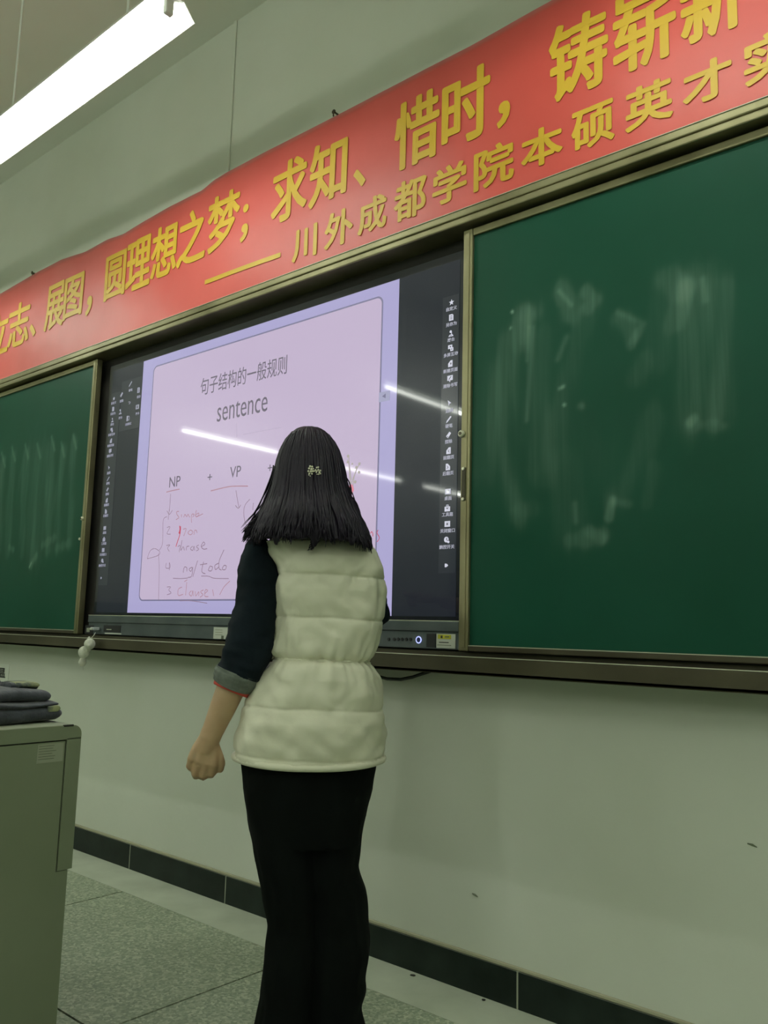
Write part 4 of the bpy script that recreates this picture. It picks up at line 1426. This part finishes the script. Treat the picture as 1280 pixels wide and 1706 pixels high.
def vdisp(a_, py_, x_, z_):
    # seams ride up and down a little around the body
    wv = 3.5 * noise.noise(Vector((math.cos(a_) * 1.6, math.sin(a_) * 1.6, 5.0))) + 4.0 * (x_ - .03) * -8 * .35
    s_ = py_ + wv * (0 if py_ > 1255 or py_ < 905 else 1)
    amp = 0
    for u_, v_ in zip(seams[:-1], seams[1:]):
        if u_ <= s_ < v_:
            t = (s_ - u_) / (v_ - u_)
            amp = (max(0, 4 * t * (1 - t)) ** .33) * (.0115 if v_ - u_ > 30 else .006)
    cinch = math.exp(-((s_ - 1099) / 6.0) ** 2)
    amp -= .006 * cinch
    # gathers radiating from the waist
    g_ = math.exp(-abs(s_ - 1099) / 26.0)
    gat = noise.noise(Vector((a_ * 9, (s_ - 1099) * .012, 2.0))) * .016 * g_
    wr = .010 * noise.noise(Vector((x_ * 9, math.sin(a_) * 2.4, z_ * 13 + 1))) + .0055 * noise.noise(Vector((x_ * 24 + z_ * 16, math.sin(a_) * 4, z_ * 26)))
    dg_ = max(0, noise.noise(Vector(((x_ * .8 + z_) * 7, (z_ - x_ * 1.1) * 22, 4)))) * .006
    wr -= dg_
    # puckers next to each seam
    pk = 0
    for u_ in seams[1:-1]:
        pk += math.exp(-((s_ - u_) / 11.0) ** 2) * .0035 * noise.noise(Vector((a_ * 22, u_, 0)))
    e_ = 1.0 if py_ > 905 else .3
    return ((amp + gat + (wr + pk) * (1 if amp > .002 else .4)) * e_ - .006, -.018 * max(0, (py_ - 1200) / 64) * max(0, -math.sin(a_)) ** 2 * .6 if py_ > 1200 else 0)


V, Fc, n_, nz_ = loft(VR, vdep, vf, 150, 190, vdisp)
# close the hem inwards and the top
base = (nz_ - 1) * n_
ctr = np.mean(np.array(V[base:base + n_]), 0)
ins = [tuple(np.array(p_) * .93 + ctr * .07 + np.array([0, 0, .004])) for p_ in V[base:base + n_]]
ins2 = [tuple(np.array(p_) + np.array([0, 0, .10])) for p_ in ins]
m0 = len(V)
V = V + ins + ins2
for i in range(n_):
    i2 = (i + 1) % n_
    Fc.append((base + i, base + i2, m0 + i2, m0 + i))
    Fc.append((m0 + i, m0 + i2, m0 + n_ + i2, m0 + n_ + i))
Fc.append(tuple(range(n_))[::-1])
me_ = MB().add(V, Fc).mesh('vest')
recalc(me_)
vest = link('vest', me_, M_CREAM, person, smooth=True)
# hem band and waist cord as sub-parts
def ring_on(pyc, hpy, off, name, mt):
    pts_ = []
    f_ = 0.0
    l_, r_ = pl(np.interp(pyc, [q_[0] for q_ in VR], [q_[1] for q_ in VR]), pyc), pl(np.interp(pyc, [q_[0] for q_ in VR], [q_[2] for q_ in VR]), pyc)
    cx_, hw_, zz_ = (l_[0] + r_[0]) / 2, (r_[0] - l_[0]) / 2, (l_[2] + r_[2]) / 2
    for i in range(65):
        a_ = 2 * math.pi * i / 64
        ca_, sa_ = math.cos(a_), math.sin(a_)
        ux, uy = math.copysign(abs(ca_) ** (2 / 2.3), ca_), math.copysign(abs(sa_) ** (2 / 2.3), sa_)
        dn = -.018 * max(0, (pyc - 1200) / 64) * max(0, -sa_) ** 2 * .6 if pyc > 1200 else 0
        pts_.append((cx_ + (hw_ + off) * ux, vdep(pyc) * uy + off * sa_, zz_ + dn))
    return MB().tube(pts_, hpy, 8, cap=False).build(name, mt, vest, smooth=True)


ring_on(1099, .0055, -.0105, 'waist_cord', M_CREAM)
ring_on(1260, .0085, -.004, 'hem_band', M_CREAM)
# padded collar (mostly under the hair)
MB().tube([(.088 * math.cos(t_) * .8 + .01, .078 * math.sin(t_) * .75 + .01, zsh + .008 + .012 * math.sin(t_)) for t_ in np.linspace(0, 2 * math.pi, 33)], .021, 12, cap=False).build('collar', M_CREAM, vest, smooth=True)


# left sleeve
def sleeve(pts_, rad_, name, mt, parent, seed=0, amp=.004, nst=60, nr=40):
    P_ = [v3(*p_) for p_ in pts_]
    ts = np.linspace(0, len(P_) - 1, nst)
    mbs = []
    R_ = np.interp(ts, range(len(rad_)), rad_)
    C_ = []
    for t in ts:
        i = min(int(t), len(P_) - 2)
        u_ = t - i
        a_, b_, c_, d_ = P_[max(i - 1, 0)], P_[i], P_[i + 1], P_[min(i + 2, len(P_) - 1)]
        C_.append(0.5 * ((2 * b_) + (c_ - a_) * u_ + (2 * a_ - 5 * b_ + 4 * c_ - d_) * u_ * u_ + (-a_ + 3 * b_ - 3 * c_ + d_) * u_ ** 3))
    V_ = []
    for j, c_ in enumerate(C_):
        t_ = (C_[min(j + 1, nst - 1)] - C_[max(j - 1, 0)]).normalized()
        sx_ = (v3(1, 0, 0) - t_ * t_.x).normalized()
        sy_ = t_.cross(sx_).normalized()
        for k_ in range(nr):
            a_ = 2 * math.pi * k_ / nr
            w__ = amp * noise.noise(Vector((math.cos(a_) * 1.5 + seed, math.sin(a_) * 1.5, j * .16))) + amp * .8 * noise.noise(Vector((math.cos(a_) * .6 + seed, math.sin(a_) + 4, j * .35)))
            V_.append(c_ + (sx_ * math.cos(a_) + sy_ * math.sin(a_)) * (R_[j] + w__))
    F_ = []
    for j in range(nst - 1):
        for k_ in range(nr):
            k2__ = (k_ + 1) % nr
            F_.append((j * nr + k_, j * nr + k2__, (j + 1) * nr + k2__, (j + 1) * nr + k_))
    F_.append(tuple(range(nr)))
    me__ = MB().add(V_, F_).mesh(name)
    recalc(me__)
    o = link(name, me__, mt, parent, smooth=True)
    md = o.modifiers.new('s', 'SOLIDIFY')
    md.thickness = .003
    return o


k = 1 / 673.0
cuff_c = pl(394, 1133, -.028)
sl_pts = [pl(446, 899, .0), pl(434, 916, .0), pl(431, 960, -.01), pl(429, 1000, -.02), pl(421, 1045, -.03), pl(412, 1085, -.034), pl(401, 1116, -.032), pl(396, 1129, -.03)]
sl_rad = [15 * k, 28 * k, 36 * k, 37 * k, 40 * k, 41 * k, 38 * k, 35 * k]
sleeve(sl_pts, sl_rad, 'sleeve', M_NAVY, person, 1, .006)
cf = sleeve([pl(397, 1121, -.03), pl(393, 1131, -.03), pl(388, 1143, -.028)], [40 * k, 39.5 * k, 35 * k], 'cuff', M_CUFF, person, 5, .003, 20)
sleeve([pl(388.5, 1142, -.029), pl(384.5, 1151, -.030)], [34.0 * k, 31.5 * k], 'cuff_stripe', M_REDT, person, 5, .001, 10)
# right sleeve, raised forward
sleeve([tuple(SR + v3(0, 0, .01)), tuple(SR.lerp(ER, .5)), tuple(ER), tuple(ER.lerp(WRR, .45))], [.036, .040, .040, .034], 'sleeve', M_NAVY, person, 9, .005)

# trousers: two wide legs and the seat, fused
TRW = [(1235, 408, 626), (1262, 401, 629), (1280, 402, 627), (1310, 405, 622), (1340, 409, 613), (1370, 413, 606), (1400, 420, 602), (1425, 424, 600), (1444, 428, 597.5), (1458, 431, 601), (1480, 437, 609), (1510, 442, 613), (1540, 446.5, 615),
       (1565, 442, 617), (1590, 439, 617), (1612, 437, 611), (1626, 436, 608), (1645, 435.5, 610), (1658, 436, 606), (1672, 433, 600), (1690, 429, 604), (1706, 425, 608), (1735, 420, 613), (1752, 418, 615)]
T = MB()
tl = [q_[0] for q_ in TRW]


def tdisp(seed):
    def f_(a_, py_, x_, z_):
        return (.006 * noise.noise(Vector((math.cos(a_) * 2 + seed, math.sin(a_) * 2, z_ * 7))) + .004 * noise.noise(Vector((math.cos(a_) * 5 + seed, math.sin(a_) * 5, z_ * 14))), 0)
    return f_


def close(V_, F_, n__, nz__):
    F_ = F_ + [tuple(range(n__))[::-1], tuple((nz__ - 1) * n__ + i_ for i_ in range(n__))]
    return V_, F_


hip = [q_ for q_ in TRW if q_[0] <= 1400]
V, Fc, n_, nz_ = loft(hip, lambda y_: float(np.interp(y_, [1235, 1300, 1400], [.10, .118, .105])), lambda y_: 0.0, 48, 40, tdisp(0), 2.2)
T.add(*close(V, Fc, n_, nz_))
for s_ in (-1, 1):
    rows = []
    for py_, a_, b_ in TRW:
        if py_ < 1290: continue
        mid = 517
        rows.append((py_, a_, mid + 12) if s_ < 0 else (py_, mid - 12, b_))
    fo = .015 * s_
    V, Fc, n_, nz_ = loft(rows, lambda y_: float(np.interp(y_, [1290, 1400, 1540, 1752], [.10, .095, .085, .105])), lambda y_: fo * min(1, (y_ - 1290) / 200), 40, 110, tdisp(s_ * 7), 2.0)
    V = [(p_[0], p_[1], max(p_[2], .006)) for p_ in V]
    T.add(*close(V, Fc, n_, nz_))
bake(T, 'trousers', M_PANTS, person, [('REMESH', dict(mode='VOXEL', voxel_size=.005)), ('SMOOTH', dict(factor=.5, iterations=2))])
for s_, lx_ in ((-1, -.085), (1, .075)):
    sh = MB()
    sh.tube([(lx_, -.075, .030), (lx_, -.02, .032), (lx_ + s_ * .01, .06, .030), (lx_ + s_ * .014, .125, .022), (lx_ + s_ * .014, .150, .018)], [.026, .031, .034, .028, .014], 16)
    sh.box(lx_ - .034, lx_ + .034, -.09, .15, 0, .010, .004)
    bake(sh, 'shoe', M_SHOE, person, [('REMESH', dict(mode='VOXEL', voxel_size=.005)), ('SMOOTH', dict(factor=.5, iterations=2))])

# --- hair
HR = [(712.5, 511, 519), (714, 500, 532), (718, 492, 541), (725, 484, 549), (736, 476, 557), (750, 469, 564), (770, 463, 570), (790, 460, 573), (810, 457, 576), (830, 452, 582), (850, 444, 591), (868, 436, 601), (883, 429, 608), (897, 425, 613), (906, 424, 614)]
HY = np.array([q_[0] for q_ in HR])


def hair_pt(a_, py_, off=0.0):
    """a_: angle, -pi/2 is towards the camera; returns a local point on the hair surface"""
    f_ = float(np.interp(py_, [712, 760, 830, 860, 897, 930], [.030, .030, .005, -.030, -.055, -.060]))
    l_ = pl(np.interp(py_, HY, [q_[1] for q_ in HR]), py_, f_)
    r_ = pl(np.interp(py_, HY, [q_[2] for q_ in HR]), py_, f_)
    # top closes like a dome
    hw_ = (r_[0] - l_[0]) / 2
    d_ = hw_ * float(np.interp(py_, [712, 770, 830, 860, 897, 930], [1.15, 1.18, 1.05, .85, .68, .66]))
    d_ = min(d_, .105)
    ca_, sa_ = math.cos(a_), math.sin(a_)
    return v3((l_[0] + r_[0]) / 2 + (hw_ + off) * ca_, f_ + (d_ + off) * sa_, (l_[2] + r_[2]) / 2)


nh, mh = 200, 70
V = []
pyv = np.concatenate([712.5 + 40 * (np.linspace(0, 1, 24) ** 1.8), np.linspace(754, 904, mh - 24)])
for j, py_ in enumerate(pyv):
    # hair opens to a face-framing parting below the brow
    op = float(np.interp(py_, [730, 752, 775, 897], [0, .25, .85, 1.15]))
    for i in range(nh):
        u_ = i / (nh - 1)
        a_ = math.pi / 2 + op + u_ * (2 * math.pi - 2 * op)
        off = .0035 * noise.noise(Vector((a_ * 11, py_ * .012, 0))) + .0025 * noise.noise(Vector((a_ * 30, py_ * .02, 3)))
        p_ = hair_pt(a_, py_, off)
        if j == len(pyv) - 1:
            p_.z += .035 * noise.noise(Vector((a_ * 7, 0, 7)))
        V.append(p_)
Fc = []
for j in range(len(pyv) - 1):
    for i in range(nh - 1):
        Fc.append((j * nh + i, j * nh + i + 1, (j + 1) * nh + i + 1, (j + 1) * nh + i))
Fc.append(tuple(range(nh)))
me_ = MB().add(V, Fc).mesh('hair')
recalc(me_)
hair = link('hair', me_, M_HAIR, person, smooth=True)
md = hair.modifiers.new('s', 'SOLIDIFY')
md.thickness = .007
md.offset = -1
# locks following the shell, ragged and waved at the ends
lk = MB()
rng = random.Random(3)
for s_ in range(420):
    a_ = math.pi / 2 + rng.uniform(1.0, 2 * math.pi - 1.0)
    y0_ = rng.choice([rng.uniform(722, 760), rng.uniform(760, 860)])
    side = math.cos(a_)
    endy = 901 + rng.uniform(-10, 9) + 5 * math.sin(a_ * 9) + (9 * max(0, side) ** 2 if side > .4 else 0)
    if .1 < side < .2 and rng.random() < .3: endy += 8
    ph, am = rng.uniform(0, 6), rng.uniform(.008, .024)
    pts_, rd = [], []
    nn_ = 14
    for q_ in range(nn_):
        t = q_ / (nn_ - 1)
        py_ = y0_ + (endy - y0_) * t
        wv = am * math.sin(ph + t * 9) * t ** 1.5
        p_ = hair_pt(a_ + wv * 2.5 + .04 * math.sin(ph + 3 * t), py_, .0015 + abs(wv) * .5)
        p_.y -= .0
        pts_.append(p_)
        rd.append(.0046 * (math.sin(math.pi * min(t * 1.6 + .08, 1) / 2)) * (1 - t ** 4) + .0006)
    lk.tube(pts_, rd, 5)
lk_o = lk.build('hair_locks', M_HAIR, hair, smooth=True)
lk_o['kind'] = 'stuff'
# loose curls at both sides and the flick on the left shoulder
fw = MB()
for s_ in range(80):
    u_ = rng.random()
    st_px = (rng.uniform(455, 470), rng.uniform(775, 845))
    tip = (rng.uniform(404, 432), rng.uniform(872, 897))
    pts_ = []
    am = rng.uniform(2, 6)
    ph = rng.uniform(0, 6)
    for q_ in range(14):
        t = q_ / 13
        x_ = st_px[0] + (tip[0] - st_px[0]) * t ** 1.5 + am * math.sin(ph + 7 * t) * t
        y_ = st_px[1] + (tip[1] - st_px[1]) * t + am * .4 * math.cos(ph + 6 * t) * t
        pts_.append(pl(x_, y_, -.02 - .02 * t + .03 * u_))
    fw.tube(pts_, [.0019] * 9 + [.0018, .0015, .0012, .0008, .0004], 4)
for s_ in range(60):
    st_px = (rng.uniform(425, 445), rng.uniform(860, 893))
    tip = (rng.uniform(403, 420), rng.uniform(884, 906))
    pts_ = []
    for q_ in range(10):
        t = q_ / 9
        pts_.append(pl(st_px[0] + (tip[0] - st_px[0]) * t, st_px[1] + (tip[1] - st_px[1]) * t ** 2 - 5 * math.sin(math.pi * t), -.03 + .02 * rng.random()))
    fw.tube(pts_, [.0022 * (1 - (q_ / 9) ** 2) + .0006 for q_ in range(10)], 5)
for s_ in range(26):
    st_px = (rng.uniform(566, 578), rng.uniform(775, 850))
    dx_ = rng.uniform(3, 14)
    pts_ = []
    for q_ in range(12):
        t = q_ / 11
        y_ = st_px[1] + t * 48
        x_ = np.interp(y_, HY, [q2[2] for q2 in HR]) + dx_ * math.sin(math.pi * t) * .8 - 2
        pts_.append(pl(x_, y_, -.01))
    fw.tube(pts_, .0013, 4)
for s_ in range(40):
    a_ = rng.uniform(0, 1)
    st_px = (rng.uniform(585, 600), rng.uniform(862, 885))
    tip = (rng.uniform(578, 612), rng.uniform(898, 915))
    pts_ = [pl(st_px[0] + (tip[0] - st_px[0]) * t, st_px[1] + (tip[1] - st_px[1]) * t, -.105 - .02 * t - .01 * a_) for t in np.linspace(0, 1, 8)]
    fw.tube(pts_, [.0026 * (1 - t ** 3) + .0005 for t in np.linspace(0, 1, 8)], 5)
for s_ in range(12):
    pts_ = [pl(514 + rng.uniform(-3, 6) + 6 * math.sin(t * 3), 885 + t * 32, -.125) for t in np.linspace(0, 1, 8)]
    fw.tube(pts_, [.0020 * (1 - t ** 2) + .0004 for t in np.linspace(0, 1, 8)], 5)
fwo = fw.build('loose_strands', M_HAIR, hair, smooth=True)
fwo['kind'] = 'stuff'

# hair clip of pale beads in two sprays
clip = bpy.data.objects.new('hair_clip', MB().tube([pl(513, 787, -.091), pl(523, 785, -.092), pl(534, 784, -.091)], .002, 6).mesh('clip'))
COL.objects.link(clip)
clip.data.materials.append(M_PEARL)
clip.parent = person


def clip_pt(px, py):
    f_ = -.096
    return pl(px, py, f_)


for px, py, r_ in ((517, 777, 2.0), (520.5, 777.5, 1.7), (515, 780.5, 1.8), (519, 781.5, 2.0), (522, 781, 1.5), (514, 785, 1.8), (518, 785.5, 2.2), (521.5, 785, 1.9), (515.5, 789, 1.7), (520, 789.5, 1.8), (517, 793.5, 1.6), (515, 791.5, 1.3),
                   (526, 783, 1.5), (528, 779, 1.6), (530.5, 778.5, 1.6), (527.5, 786.5, 1.6), (530.5, 783, 1.8), (532.5, 787, 1.9), (534, 784, 1.6), (531, 790, 1.5), (534, 789, 1.4), (528.5, 790, 1.2)):
    c_ = clip_pt(px, py)
    MB().ball(c_, r_ * k, 10, 8).build('bead', M_PEARL, clip, smooth=True)
